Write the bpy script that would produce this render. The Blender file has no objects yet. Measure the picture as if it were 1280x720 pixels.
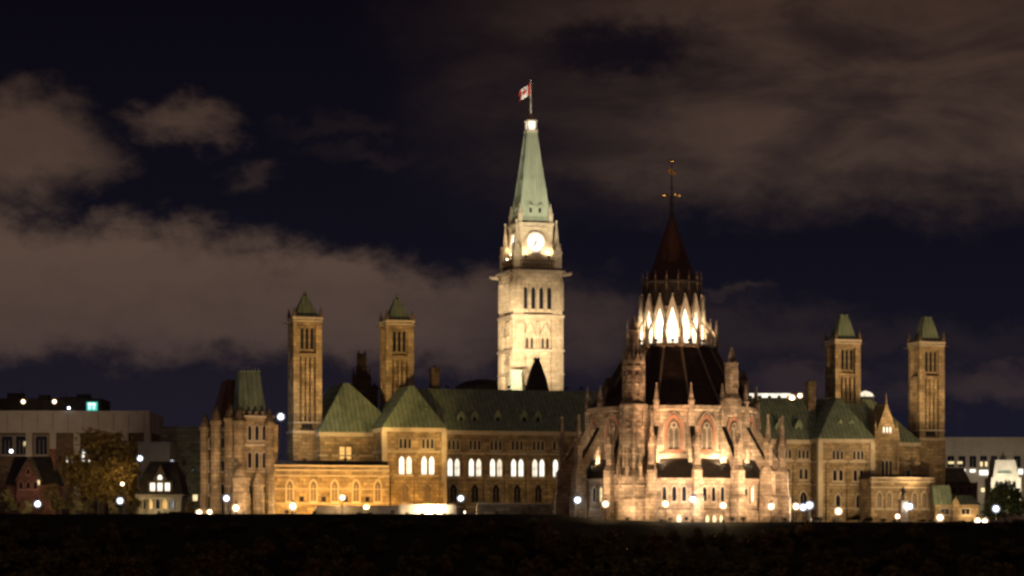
import bpy, math, random
from mathutils import Matrix, Vector
random.seed(11)
R = math.radians
SC = bpy.context.scene
COL = SC.collection

# ------------------------------------------------------------------ camera
F = 3400.0            # focal length in pixels of the 1280 px wide photograph
ZC = -6.0             # eye height relative to the hilltop terrace
HOR = 680.0           # row of the horizon
cam_d = bpy.data.cameras.new('camera')
cam = bpy.data.objects.new('camera', cam_d); COL.objects.link(cam)
cam.location = (0, 0, ZC); cam.rotation_euler = (R(90), 0, 0)
cam_d.sensor_width = 36.0; cam_d.lens = 36.0 * F / 1280.0
cam_d.shift_y = (HOR - 360.0) / 1280.0
cam_d.clip_start = 1.0; cam_d.clip_end = 9000.0
SC.camera = cam

# ------------------------------------------------------------------ view, sampling
SC.view_settings.view_transform = 'Standard'
SC.view_settings.look = 'None'
SC.view_settings.exposure = 0.0
SC.view_settings.gamma = 1.0
SC.cycles.use_denoising = True
SC.cycles.filter_width = 2.8
SC.cycles.max_bounces = 4
SC.cycles.sample_clamp_indirect = 3.0
SC.cycles.caustics_reflective = False
SC.cycles.caustics_refractive = False

# ------------------------------------------------------------------ world: night sky with lit clouds
world = bpy.data.worlds.new('World'); SC.world = world
world.use_nodes = True
wt = world.node_tree; wt.nodes.clear()
def wn(t): return wt.nodes.new(t)
def put(sock, v):
    if isinstance(v, (int, float)): sock.default_value = v
    else: wt.links.new(v, sock)
def mth(op, a, b=0.0, clamp=False):
    n = wn('ShaderNodeMath'); n.operation = op; n.use_clamp = clamp
    put(n.inputs[0], a); put(n.inputs[1], b)
    return n.outputs[0]
def add(a, b): return mth('ADD', a, b)
def sub(a, b): return mth('SUBTRACT', a, b)
def mul(a, b): return mth('MULTIPLY', a, b)
def mx(a, b): return mth('MAXIMUM', a, b)
def step(v, a, b):
    n = wn('ShaderNodeMapRange'); n.interpolation_type = 'SMOOTHSTEP'
    put(n.inputs['Value'], v); n.inputs['From Min'].default_value = a; n.inputs['From Max'].default_value = b
    return n.outputs[0]
tc = wn('ShaderNodeTexCoord'); sep = wn('ShaderNodeSeparateXYZ')
wt.links.new(tc.outputs['Generated'], sep.inputs[0])
dx, dy, dz = sep.outputs
az = mth('ARCTAN2', dx, dy)
hyp = mth('SQRT', add(mul(dx, dx), mul(dy, dy)))
el = mth('ARCTAN2', dz, hyp)
A0 = add(mul(az, F), 640.0)          # bearing, in steps of 1/3400 rad
B0 = sub(HOR, mul(el, F))            # downwards elevation, same steps
def noise(sx, sy, detail, rough, seed, dist=0.0):
    c = wn('ShaderNodeCombineXYZ')
    put(c.inputs[0], mul(A0, sx)); put(c.inputs[1], mul(B0, sy)); c.inputs[2].default_value = seed
    n = wn('ShaderNodeTexNoise'); n.inputs['Scale'].default_value = 1.0
    n.inputs['Detail'].default_value = detail; n.inputs['Roughness'].default_value = rough
    n.inputs['Distortion'].default_value = dist
    wt.links.new(c.outputs[0], n.inputs['Vector'])
    return n.outputs['Fac']
n1 = noise(1/105, 1/60, 7, .64, 3.1, .2)
n2 = noise(1/90, 1/62, 7, .64, 8.7)
n3 = noise(1/210, 1/75, 6, .55, 5.3, .5)
n4 = noise(1/40, 1/26, 4, .55, 1.3)
A = add(A0, mul(sub(n1, .5), 175.0))
B = add(B0, mul(sub(n2, .5), 130.0))
def ell(cx, cy, rx, ry, soft=1.0):
    x = mul(sub(A, cx), 1/rx); y = mul(sub(B, cy), 1/ry)
    d = mth('SQRT', add(mul(x, x), mul(y, y)))
    return sub(1.0, step(d, 1.0 - soft * .75, 1.0 + soft * .3))
# low bank on the left
top = sub(B, mul(sub(A, 0.0), 0.125))
bank = mul(mul(step(top, 245, 300), sub(1.0, mul(step(B, 420, 474), .93))), sub(1.0, mul(step(A, 420, 860), .8)))
bank = mul(bank, add(.72, mul(n3, .5)))
c_left = mul(ell(20, 195, 130, 75, .8), .8)
c_puff = mul(ell(240, 160, 60, 34, 1.3), .72)
c_wisp = mul(ell(312, 230, 34, 16, 1.4), .22)
c_str = mul(mx(ell(430, 165, 75, 16, 1.2), ell(455, 200, 80, 16, 1.2)), .09)
# wide thin cover on the upper right
cov = mul(mul(step(A, 420, 1000), sub(1.0, step(B, 190, 300))), add(.35, mul(step(n3, .3, .68), .7)))
hole = mx(ell(770, 62, 150, 42, 1.0), mul(ell(650, 250, 200, 45, 1.0), .5))
cov = mul(mul(cov, sub(1.0, mul(hole, .9))), .72)
low = mul(mul(step(A, 690, 790), mx(mul(ell(1010, 480, 110, 30, 1.2), .35), mul(ell(1240, 488, 150, 34, 1.2), .45))), 1.0)
thin = mx(mul(ell(915, 368, 60, 10, 1.2), .2), mul(ell(740, 420, 60, 70, 1.2), .5))
far = mul(mul(step(n3, .5, .75), .5), add(step(A0, 1300, 1500), sub(1.0, step(A0, -200, -20))))
cl = mx(mx(mx(bank, c_left), mx(c_puff, c_wisp)), mx(mx(c_str, cov), mx(mx(low, thin), far)))
cl = mul(cl, add(.84, mul(n4, .32)))
cl = mth('MINIMUM', cl, 1.0)
ramp = wn('ShaderNodeValToRGB'); e = ramp.color_ramp.elements
put(ramp.inputs[0], mth('MULTIPLY', B0, 1/700.0, True))
e[0].position = 0.0; e[0].color = (.0032, .0024, .0052, 1)
e[1].position = .35; e[1].color = (.0046, .0041, .0084, 1)
q = ramp.color_ramp.elements.new(.62); q.color = (.0070, .0063, .0126, 1)
q = ramp.color_ramp.elements.new(.78); q.color = (.0090, .0084, .0182, 1)
q = ramp.color_ramp.elements.new(1.0); q.color = (.012, .011, .020, 1)
cramp = wn('ShaderNodeValToRGB'); e = cramp.color_ramp.elements
put(cramp.inputs[0], mth('MULTIPLY', add(B0, mul(sub(n1, .5), 60.0)), 1/700.0, True))
e[0].position = 0.0; e[0].color = (.068, .038, .026, 1)
e[1].position = .45; e[1].color = (.092, .058, .043, 1)
q = cramp.color_ramp.elements.new(.68); q.color = (.062, .040, .036, 1)
mixc = wn('ShaderNodeMix'); mixc.data_type = 'RGBA'
put(mixc.inputs[0], cl)
wt.links.new(ramp.outputs[0], mixc.inputs[6]); wt.links.new(cramp.outputs[0], mixc.inputs[7])
bg = wn('ShaderNodeBackground')
put(bg.inputs['Strength'], add(1.0, mul(step(mth('MULTIPLY', dy, -1.0), -.2, .5), 2.2)))   # added fill: unseen sky behind the camera brightened to lift slope trees and facades
wt.links.new(mixc.outputs[2], bg.inputs['Color'])
wo = wn('ShaderNodeOutputWorld'); wt.links.new(bg.outputs[0], wo.inputs['Surface'])

# the moon behind the cloud: one very weak sun lamp
sd = bpy.data.lights.new('moon', 'SUN'); sd.energy = 0.02; sd.angle = R(2.0); sd.color = (.75, .82, 1.0)
so = bpy.data.objects.new('moon', sd); COL.objects.link(so)
so.rotation_euler = (R(48), 0, R(-35))

# ------------------------------------------------------------------ site frame: u along the long facade, v away from the river
TH = R(16.0); CT, ST = math.cos(TH), math.sin(TH)
OX, OY = 32.0, 545.0                 # centre of the round library
def W(u, v, z=0.0): return Vector((OX + CT*u - ST*v, OY + ST*u + CT*v, z))
def U(px, v):
    k = (px - 640.0) / F
    return (k*(OY + CT*v) - OX + ST*v) / (CT - ST*k)
def zat(y, Y): return ZC + (HOR - y) * Y / F
def xat(px, Y): return (px - 640.0) * Y / F
def Z(y, u, v): return zat(y, OY + ST*u + CT*v)
def sstep(x, a, b):
    t = min(1, max(0, (x-a)/(b-a))); return t*t*(3-2*t)
def ground(x, y):
    top = -0.35 - 1.5 * sstep(x, 5, 22)
    e = 511.0 + 2.0*math.sin(x*.05)
    if y >= e: return top
    if y > 300: return max(-40.0, top - (e-y)*.72 + .5*math.sin(x*.21+y*.3))
    return -40.0 + 32.3 * (1 - sstep(y, 30, 110))

# ------------------------------------------------------------------ materials
MATS = {}
def nmat(name):
    m = bpy.data.materials.new(name); m.use_nodes = True
    MATS[name] = m
    return m, m.node_tree, m.node_tree.nodes['Principled BSDF']
def surf(name, c1, c2, scale=.35, rough=.85, blocks=None, bump=.15, streak=False, seams=0, spots=None, metal=0.0, spec=.3):
    """weathered surface: two tones mixed by noise at several sizes, optional ashlar courses, streaks that run down"""
    m, t, b = nmat(name); L = t.links
    co = t.nodes.new('ShaderNodeTexCoord')
    mp = t.nodes.new('ShaderNodeMapping'); L.new(co.outputs['Object'], mp.inputs[0])
    if streak: mp.inputs['Scale'].default_value = (1, 1, .12)
    n = t.nodes.new('ShaderNodeTexNoise'); n.inputs['Scale'].default_value = scale
    n.inputs['Detail'].default_value = 7; n.inputs['Roughness'].default_value = .68
    L.new(mp.outputs[0], n.inputs['Vector'])
    r = t.nodes.new('ShaderNodeValToRGB')
    r.color_ramp.elements[0].position = .32; r.color_ramp.elements[0].color = (*c1, 1)
    r.color_ramp.elements[1].position = .68; r.color_ramp.elements[1].color = (*c2, 1)
    L.new(n.outputs['Fac'], r.inputs[0])
    out = r.outputs[0]
    hgt = n.outputs['Fac']
    if blocks:
        # courses of squared stone: x+y runs along any wall, z is height
        s = t.nodes.new('ShaderNodeSeparateXYZ'); L.new(co.outputs['Object'], s.inputs[0])
        a = t.nodes.new('ShaderNodeMath'); a.operation = 'ADD'; L.new(s.outputs[0], a.inputs[0]); L.new(s.outputs[1], a.inputs[1])
        c = t.nodes.new('ShaderNodeCombineXYZ'); L.new(a.outputs[0], c.inputs[0]); L.new(s.outputs[2], c.inputs[1])
        k = t.nodes.new('ShaderNodeTexBrick'); L.new(c.outputs[0], k.inputs['Vector'])
        k.inputs['Scale'].default_value = 1.0
        k.inputs['Brick Width'].default_value = blocks*2.1; k.inputs['Row Height'].default_value = blocks
        k.inputs['Mortar Size'].default_value = .07; k.inputs['Mortar Smooth'].default_value = .6
        k.inputs['Color1'].default_value = (.58, .57, .55, 1); k.inputs['Color2'].default_value = (1.2, 1.17, 1.12, 1)
        k.inputs['Mortar'].default_value = (.5, .47, .43, 1)
        mm = t.nodes.new('ShaderNodeMix'); mm.data_type = 'RGBA'; mm.blend_type = 'MULTIPLY'
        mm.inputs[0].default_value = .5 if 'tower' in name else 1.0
        L.new(out, mm.inputs[6]); L.new(k.outputs['Color'], mm.inputs[7]); out = mm.outputs[2]
    if seams:
        # standing seams: fine parallel lines up the slope
        wv = t.nodes.new('ShaderNodeTexWave'); wv.inputs['Scale'].default_value = seams; wv.inputs['Distortion'].default_value = .4
        wv.inputs['Detail'].default_value = 1; L.new(co.outputs['Object'], wv.inputs['Vector'])
        wr = t.nodes.new('ShaderNodeMapRange'); wr.inputs[1].default_value = .0; wr.inputs[2].default_value = .35; wr.inputs[3].default_value = .62; wr.inputs[4].default_value = 1.0
        L.new(wv.outputs['Fac'], wr.inputs[0])
        ms = t.nodes.new('ShaderNodeMix'); ms.data_type = 'RGBA'; ms.blend_type = 'MULTIPLY'; ms.inputs[0].default_value = 1.0
        L.new(out, ms.inputs[6]); L.new(wr.outputs[0], ms.inputs[7]); out = ms.outputs[2]
    if spots:
        n2_ = t.nodes.new('ShaderNodeTexNoise'); n2_.inputs['Scale'].default_value = 1.4; n2_.inputs['Detail'].default_value = 4
        L.new(co.outputs['Object'], n2_.inputs['Vector'])
        r2 = t.nodes.new('ShaderNodeMapRange'); r2.inputs[1].default_value = .55; r2.inputs[2].default_value = .72
        L.new(n2_.outputs['Fac'], r2.inputs[0])
        m2 = t.nodes.new('ShaderNodeMix'); m2.data_type = 'RGBA'
        L.new(r2.outputs[0], m2.inputs[0]); L.new(out, m2.inputs[6]); m2.inputs[7].default_value = (*spots, 1); out = m2.outputs[2]
    L.new(out, b.inputs['Base Color'])
    b.inputs['Roughness'].default_value = rough; b.inputs['Metallic'].default_value = metal
    b.inputs['Specular IOR Level'].default_value = spec
    if bump:
        bp = t.nodes.new('ShaderNodeBump'); bp.inputs['Strength'].default_value = bump; bp.inputs['Distance'].default_value = .25
        L.new(hgt, bp.inputs['Height']); L.new(bp.outputs[0], b.inputs['Normal'])
    return m
def glow(name, col, strength, var=0.0):
    m, t, b = nmat(name); L = t.links
    b.inputs['Base Color'].default_value = (.5, .5, .5, 1)
    b.inputs['Emission Color'].default_value = (*col, 1)
    b.inputs['Emission Strength'].default_value = strength
    if var:
        co = t.nodes.new('ShaderNodeTexCoord'); n = t.nodes.new('ShaderNodeTexNoise')
        n.inputs['Scale'].default_value = .9; L.new(co.outputs['Object'], n.inputs['Vector'])
        r = t.nodes.new('ShaderNodeMapRange'); r.inputs[1].default_value = .3; r.inputs[2].default_value = .7
        r.inputs[3].default_value = strength*(1-var); r.inputs[4].default_value = strength*(1+var)
        L.new(n.outputs['Fac'], r.inputs[0]); L.new(r.outputs[0], b.inputs['Emission Strength'])
    return m
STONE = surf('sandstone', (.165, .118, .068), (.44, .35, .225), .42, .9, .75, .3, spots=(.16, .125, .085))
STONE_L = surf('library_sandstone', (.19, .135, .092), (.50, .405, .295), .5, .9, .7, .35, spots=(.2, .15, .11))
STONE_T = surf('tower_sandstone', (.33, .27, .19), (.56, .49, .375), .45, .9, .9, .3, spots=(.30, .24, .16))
STONE_D = surf('dark_stone', (.09, .065, .045), (.19, .14, .095), .5, .92, .6, .3)  # darker stone tones; also paints shade on the left office wall
TRIM = surf('dressed_stone_trim', (.36, .30, .22), (.52, .45, .35), .6, .85, None, .15)
REDSTONE = surf('red_sandstone', (.30, .13, .075), (.42, .21, .13), .8, .9, None, .1)
CONC = surf('pale_concrete', (.30, .27, .23), (.42, .39, .34), .12, .9, None, .1)
GREYB = surf('grey_brick', (.13, .13, .10), (.2, .19, .15), .2, .92, .8, .1)
BRICK = surf('dark_red_brick', (.16, .07, .045), (.27, .13, .09), .4, .9, .5, .2)
COPPER = surf('green_copper', (.115, .17, .11), (.27, .33, .235), .8, .62, None, .25, streak=True, seams=.32, spots=(.17, .19, .105))
COPPER_L = surf('pale_green_copper', (.27, .33, .255), (.44, .50, .39), .8, .6, None, .2, streak=True, seams=.5)
ROOFD = surf('dark_brown_slate', (.028, .017, .011), (.07, .044, .028), .8, .6, .5, .25)
SLATE = surf('dark_slate', (.018, .014, .012), (.042, .032, .026), .8, .6, .5, .2)
BROWN = surf('brown_metal_roof', (.050, .021, .013), (.085, .036, .022), .6, .55, None, .15, streak=True)
LEAD = surf('lead_rib', (.2, .16, .11), (.32, .26, .19), .8, .7, None, .1)
IRON = surf('wrought_iron', (.02, .02, .022), (.04, .04, .042), 1.5, .5, None, .05, metal=.6)
GILT = surf('gilded_metal', (.55, .33, .07), (.75, .48, .12), 2.0, .35, None, .05, metal=.8)
SOIL = surf('grass_and_soil', (.006, .006, .003), (.016, .014, .007), .2, .95, None, .3)
BARK = surf('bark', (.03, .022, .015), (.07, .05, .035), 2.0, .95, None, .3)
LEAF_D = surf('dark_leaves', (.035, .036, .011), (.15, .12, .036), .35, .8, None, 0)
LEAF_B = surf('brown_leaves', (.055, .038, .013), (.18, .115, .038), .35, .8, None, 0)
LEAF_O = surf('autumn_leaves', (.12, .078, .016), (.29, .19, .05), .5, .8, None, 0)
LEAF_G = surf('green_leaves', (.035, .05, .012), (.10, .11, .03), .5, .8, None, 0)
POLE = surf('painted_pole', (.025, .028, .026), (.05, .052, .05), 1.0, .5, None, .03)
GLASS, _t, _b = nmat('dark_glass'); _b.inputs['Base Color'].default_value = (.012, .013, .018, 1); _b.inputs['Roughness'].default_value = .12
CLOTH_R, _t, _b = nmat('red_cloth'); _b.inputs['Base Color'].default_value = (.62, .03, .03, 1); _b.inputs['Roughness'].default_value = .8
CLOTH_W, _t, _b = nmat('white_cloth'); _b.inputs['Base Color'].default_value = (.82, .80, .78, 1); _b.inputs['Roughness'].default_value = .8
LIT_W = glow('lit_white_window', (1.0, .95, .82), 1.5, .3)
LIT_W2 = glow('cream_window_and_roof_glow', (1.0, .86, .62), 1.05, .45)
LIT_W3 = glow('dim_window_and_roof_glow', (1.0, .92, .74), 1.2, .5)
LIT_Y = glow('lit_yellow_window', (1.0, .78, .38), 1.1, .4)
LIT_A = glow('lit_amber_window', (1.0, .52, .12), .75, .5)
LIT_LAN = glow('lit_lantern_window', (1.0, .84, .62), 2.0, .35)
DIAL = glow('lit_clock_dial', (1.0, .98, .93), .85)
BEACON = glow('lit_beacon', (1.0, .93, .78), 1.1)
WARM = glow('warm_bulb', (1.0, .74, .45), 22.0)
COOL = glow('cool_bulb', (.86, .91, 1.0), 22.0)
def opal(name, col):  # opal globe whose weak wide glow stands in for the lamp's halo
    m, t, b = nmat(name); t.nodes.remove(b); o = t.nodes['Material Output']
    e_ = t.nodes.new('ShaderNodeEmission'); e_.inputs[0].default_value = (*col, 1); e_.inputs[1].default_value = 1.3
    tr_ = t.nodes.new('ShaderNodeBsdfTransparent'); x_ = t.nodes.new('ShaderNodeMixShader'); x_.inputs[0].default_value = .28
    t.links.new(tr_.outputs[0], x_.inputs[1]); t.links.new(e_.outputs[0], x_.inputs[2]); t.links.new(x_.outputs[0], o.inputs['Surface'])
    return m
WARM_O = opal('warm_opal_halo', (1.0, .62, .30)); COOL_O = opal('cool_opal_halo', (.75, .84, 1.0))
LEADED = surf('leaded_glass', (.06, .045, .032), (.2, .15, .105), 1.5, .4, None, .1)
CYAN = glow('cyan_sign_light', (.03, .6, .48), .9)
SIGNW = glow('white_sign_light', (.55, 1.0, .95), 1.5)
WATER, _t, _b = nmat('river_water'); _b.inputs['Base Color'].default_value = (.01, .012, .014, 1); _b.inputs['Roughness'].default_value = .08

# ------------------------------------------------------------------ mesh builder
class MB:
    def __init__(s): s.v = []; s.f = []; s.M = Matrix.Identity(4); s.mi = []; s.cur = 0
    def at(s, M): s.M = M; return s
    def _add(s, vs, fs):
        o = len(s.v)
        s.v += [tuple(s.M @ Vector(p)) for p in vs]
        s.f += [tuple(i+o for i in f) for f in fs]; s.mi += [s.cur]*len(fs)
    def loft(s, rings, cap=True):
        n = len(rings[0]); vs = [p for r in rings for p in r]; fs = []
        for i in range(len(rings)-1):
            for j in range(n):
                k = (j+1) % n
                fs.append((i*n+j, i*n+k, (i+1)*n+k, (i+1)*n+j))
        if cap: fs.append(tuple(range(n-1, -1, -1))); fs.append(tuple(range((len(rings)-1)*n, len(rings)*n)))
        s._add(vs, fs); return s
    def rect(s, z, x0, x1, y0, y1): return [(x0, y0, z), (x1, y0, z), (x1, y1, z), (x0, y1, z)]
    def box(s, x0, x1, y0, y1, z0, z1): return s.loft([s.rect(z0, x0, x1, y0, y1), s.rect(z1, x0, x1, y0, y1)])
    def cbox(s, x, y, w, d, z0, z1): return s.box(x-w/2, x+w/2, y-d/2, y+d/2, z0, z1)
    def tap(s, x, y, z0, z1, w0, w1, d0=None, d1=None):
        d0 = w0 if d0 is None else d0; d1 = w1 if d1 is None else d1
        return s.loft([s.rect(z0, x-w0/2, x+w0/2, y-d0/2, y+d0/2), s.rect(z1, x-w1/2, x+w1/2, y-d1/2, y+d1/2)])
    def hip(s, x0, x1, y0, y1, z0, a0, a1, b0, b1, z1): return s.loft([s.rect(z0, x0, x1, y0, y1), s.rect(z1, a0, a1, b0, b1)])
    def ring(s, z, r, n, rot=0.0, x=0.0, y=0.0): return [(x + r*math.sin(rot+2*math.pi*i/n), y - r*math.cos(rot+2*math.pi*i/n), z) for i in range(n)]
    def poly(s, prof, n, rot=0.0, x=0.0, y=0.0): return s.loft([s.ring(z, max(r, .01), n, rot, x, y) for r, z in prof])
    def pinnacle(s, x, y, z0, z1, z2, w):
        s.cbox(x, y, w, w, z0, z1); s.cbox(x, y, w*1.25, w*1.25, z1, z1+w*.16)
        s.tap(x, y, z1+w*.16, z2, w*.9, w*.08)
        s.tap(x, y, z2-w*.25, z2+w*.1, w*.1, w*.28); return s
    def tube(s, p, q, r0, r1, n=7):
        p, q = Vector(p), Vector(q); d = (q-p).normalized()
        a = d.orthogonal().normalized(); b = d.cross(a)
        rr = lambda c, r: [tuple(c + a*r*math.cos(2*math.pi*i/n) + b*r*math.sin(2*math.pi*i/n)) for i in range(n)]
        return s.loft([rr(p, r0), rr(q, r1)])
    def sphere(s, c, r, n=12, m=7, sz=1.0):
        return s.loft([[(c[0]+r*math.sin(math.pi*k/m)*math.cos(2*math.pi*i/n), c[1]+r*math.sin(math.pi*k/m)*math.sin(2*math.pi*i/n),
                         c[2]-r*sz*math.cos(math.pi*k/m)) for i in range(n)] if 0 < k < m else
                       [(c[0]+.001*math.cos(2*math.pi*i/n), c[1]+.001*math.sin(2*math.pi*i/n), c[2]-r*sz*math.cos(math.pi*k/m)) for i in range(n)] for k in range(m+1)])
    def prism(s, pts, y0, y1):            # outline in x,z pushed along y
        n = len(pts)
        return s.loft([[(x, y0, z) for x, z in pts], [(x, y1, z) for x, z in pts]])
    def frame(s, outer, inner, y0, y1):   # ring between two outlines of equal count, open in the middle
        n = len(outer); vs = [(x, y, z) for y in (y0, y1) for o in (outer, inner) for x, z in o]; fs = []
        for j in range(n):
            k = (j+1) % n
            fs += [(j, k, n+k, n+j), (2*n+j, 3*n+j, 3*n+k, 2*n+k), (j, 2*n+j, 2*n+k, k), (n+j, n+k, 3*n+k, 3*n+j)]
        s._add(vs, fs); return s
    def mesh(s, name, mats, smooth=False):
        me = bpy.data.meshes.new(name); me.from_pydata(s.v, [], s.f)
        for m in (mats if isinstance(mats, (list, tuple)) else [mats]): me.materials.append(m)
        me.polygons.foreach_set('material_index', s.mi)
        if smooth: me.polygons.foreach_set('use_smooth', [True]*len(s.f))
        me.update()
        import bmesh
        b = bmesh.new(); b.from_mesh(me); bmesh.ops.recalc_face_normals(b, faces=b.faces); b.to_mesh(me); b.free()
        return me
    def build(s, name, mats, parent=None, loc=None, smooth=False, rz=0.0):
        return link(name, s.mesh(name, mats, smooth), parent, loc, rz)
OFF = {}
def link(name, me, parent=None, loc=None, rz=0.0):
    o = bpy.data.objects.new(name, me); COL.objects.link(o)
    if parent is not None:
        o.parent = parent
        if loc is None:
            d = OFF.get(parent.name, (0, 0)); loc = (-d[0], -d[1], 0)
    o.location = loc or (0, 0, 0); o.rotation_euler = (0, 0, rz)
    return o
def tag(o, label, cat, group=None, kind=None):
    if label: o['label'] = label
    if cat: o['category'] = cat
    if group: o['group'] = group
    if kind: o['kind'] = kind
    return o
def thing(name, label, cat, loc, rz=0.0, group=None, off=None):
    o = bpy.data.objects.new(name, None); COL.objects.link(o)
    o.location = loc; o.rotation_euler = (0, 0, rz); o.empty_display_size = .5
    if off: OFF[o.name] = off
    return tag(o, label, cat, group)

def lancet(w, h, n=4, x=0.0, z=0.0, grow=0.0, base=0.0, steep=.92):
    w2 = w/2 + grow; rise = min(h*.6, w*steep)
    sp = h - rise
    pts = [(x-w2, z-base), (x+w2, z-base)]
    zt = sp + rise + grow*1.4
    for i in range(1, n+1):            # right flank of the pointed arch, then the left one
        a = math.pi/3*i/n; pts.append((x - w2 + 2*w2*math.cos(a), z + sp + (zt-sp)*math.sin(a)/.866))
    pts.insert(2, (x+w2, z+sp))
    for i in range(n-1, -1, -1):
        a = math.pi/3*i/n; pts.append((x + w2 - 2*w2*math.cos(a), z + sp + (zt-sp)*math.sin(a)/.866))
    return pts
def rectp(w, h, grow=0.0, base=0.0): return [(-w/2-grow, -base), (w/2+grow, -base), (w/2+grow, h+grow), (-w/2-grow, h+grow)]
WCACHE = {}
def window(parent, x, y, z, w, h, fm=None, pm=None, rz=0.0, t=.22, d=.3, shape='lancet', bars=0, name='window', label=None):
    """stone surround proud of the wall with the pane set back inside it"""
    fm = fm or TRIM; pm = pm or GLASS
    key = (round(w, 2), round(h, 2), fm.name, pm.name, t, d, shape, bars)
    if key not in WCACHE:
        fn = (lambda g, b: lancet(w, h, 4, 0, 0, g, b, 1.75 if shape == 'steep' else .92)) if shape in ('lancet', 'steep') else (lambda g, b: rectp(w, h, g, b))
        fb = MB().frame(fn(t, t), fn(0, 0), 0.0, -d)
        fb.box(-w/2-t*1.4, w/2+t*1.4, -d-.12, 0, -t-.16, -t)
        for i in range(bars):
            xx = -w/2 + w*(i+1)/(bars+1); fb.box(xx-.05, xx+.05, -d*.6, -.06, 0, h*.78)
        pb = MB().prism(fn(0, 0), -.05, .0)
        WCACHE[key] = (fb.mesh(name, fm), pb.mesh('pane', pm))
    fmesh, pmesh = WCACHE[key]
    od = OFF.get(parent.name, (0, 0))
    o = link(name, fmesh, parent, (x-od[0], y-od[1], z), rz)
    link('pane', pmesh, o, (0, 0, 0))
    if label: o['label'] = label
    return o
def band(parent, x0, x1, y0, y1, z0, z1, mat=None, name='cornice'):
    return MB().box(x0, x1, y0, y1, z0, z1).build(name, mat or TRIM, parent)
def crenel(mb, x0, x1, y0, y1, z, h=.7, w=.9):
    n = max(1, int((x1-x0)/(2*w)))
    for i in range(n):
        xx = x0 + (x1-x0)*(i+.5)/n; mb.box(xx-w/2, xx+w/2, y0, y1, z, z+h)

# ------------------------------------------------------------------ lamps
def light(kind, loc, power, col, target=None, cone=70, blend=.7, rad=.3, parent=None):
    d = bpy.data.lights.new('bulb', kind); d.energy = power; d.color = col; d.shadow_soft_size = rad
    o = bpy.data.objects.new('bulb', d); COL.objects.link(o); o.location = loc
    if kind == 'SPOT':
        d.spot_size = R(cone); d.spot_blend = blend
        o.rotation_euler = (Vector(target) - Vector(loc)).to_track_quat('-Z', 'Y').to_euler()
    return o
WARMC = (1.0, .66, .31); SODC = (1.0, .50, .10); CREAM = (1.0, .76, .48); ROSE = (1.0, .68, .42); YEL = (1.0, .62, .21); WHITEC = (.9, .94, 1.0)
HOUSE = MB().box(-.35, .35, -.2, .2, .1, .6).box(-.1, .1, -.1, .1, -.35, .1).box(-.28, .28, -.28, .28, -.42, -.35).mesh('housing', POLE)
LENS = MB().box(-.3, .3, .2, .24, .15, .55).mesh('lens', glow('flood_lens', (1, .8, .5), 6.0))
def flood(loc, target, power, col, label, cone=75, group='floodlights hidden among the buildings', blend=.8):
    loc = Vector(loc); target = Vector(target); d = (target-loc); rz = math.atan2(-d.x, d.y)
    t = thing('floodlight', label, 'floodlight', loc, rz, group)
    link('housing', HOUSE, t, (0, 0, 0)); link('lens', LENS, t, (0, 0, 0))
    o = light('SPOT', loc + Vector((d.x, d.y, 0)).normalized()*.45 + Vector((0, 0, .4)), power, col, target, cone, blend, .25)
    o.parent = t; o.matrix_parent_inverse = (Matrix.Translation(loc) @ Matrix.Rotation(rz, 4, 'Z')).inverted()
    return t
def lamp(px, y, Y, r, cool, power, label, col=None, name='street_lamp', base=None, group='lit lamps around the buildings', behind=1.4):
    """globe lamp on a pole; its bulb's light leaves on the side that faces the walls"""
    x, z = xat(px, Y), zat(y, Y)
    g = ground(x, Y) if base is None else base
    g = min(g, z - r - .3)
    t = thing(name, label, 'lamp', (x, Y, g), 0, group)
    p = MB(); hgt = z - g
    p.poly([(.22, 0), (.22, .3), (.1, .5), (.07, max(.6, hgt-r*1.05)), (.16, max(.65, hgt-r*.95))], 8).build('pole', POLE, t, (0, 0, 0))
    gb_ = MB().sphere((0, 0, 0), r).build('globe', COOL_O if cool else WARM_O, t, (0, 0, hgt), True)
    MB().sphere((0, 0, 0), r*.5).build('bulb', COOL if cool else WARM, gb_, (0, 0, 0), True)
    MB().poly([(r*.5, r*.88), (r*.2, r*1.15), (.02, r*1.35)], 8).build('cap', POLE, t, (0, 0, hgt))
    if power:
        o = light('POINT', (0, behind + r, hgt + .1), power, col or (WHITEC if cool else WARMC), rad=.3); o.parent = t
    return t

# ================================================================== SETTING
g = MB(); xs = [-3500, -1500, -700, -400, -260] + [x*8-200 for x in range(51)] + [260, 400, 700, 1500, 3500]
ys = [-400, -100, 0, 30, 50, 70, 90, 110, 200, 300, 380, 420, 440] + [446+i*4 for i in range(15)] + [506, 508, 509.5, 511, 512.5, 514, 518, 530, 560, 600, 700, 900, 1500, 3000, 6000]
vs = [(x, y, ground(x, y)) for y in ys for x in xs]; nx = len(xs)
g.v = vs; g.f = [(j*nx+i, j*nx+i+1, (j+1)*nx+i+1, (j+1)*nx+i) for j in range(len(ys)-1) for i in range(nx-1)]; g.mi = [0]*len(g.f)
tag(g.build('ground', SOIL, smooth=True), None, None, kind='structure')
w_ = MB(); w_.v = [(-3500, 60, -34), (3500, 60, -34), (3500, 468, -34), (-3500, 468, -34)]; w_.f = [(0, 1, 2, 3)]; w_.mi = [0]
tag(w_.build('water', WATER), None, None, kind='structure')

# ================================================================== MAIN GOTHIC BUILDING
main = thing('gothic_building', 'long sandstone Gothic building with green copper roofs between the four square towers', 'building', W(6, 45), TH, off=(6, 45))
wl = MB(); rf = MB()
UL0, UL1, UR0, UR1 = -49.7, -36.8, 48.4, 60.8
EL, RL = 18.2, 27.5          # eaves and ridge, left of the library
ER, RR = 17.0, 26.4          # right of it
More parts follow.
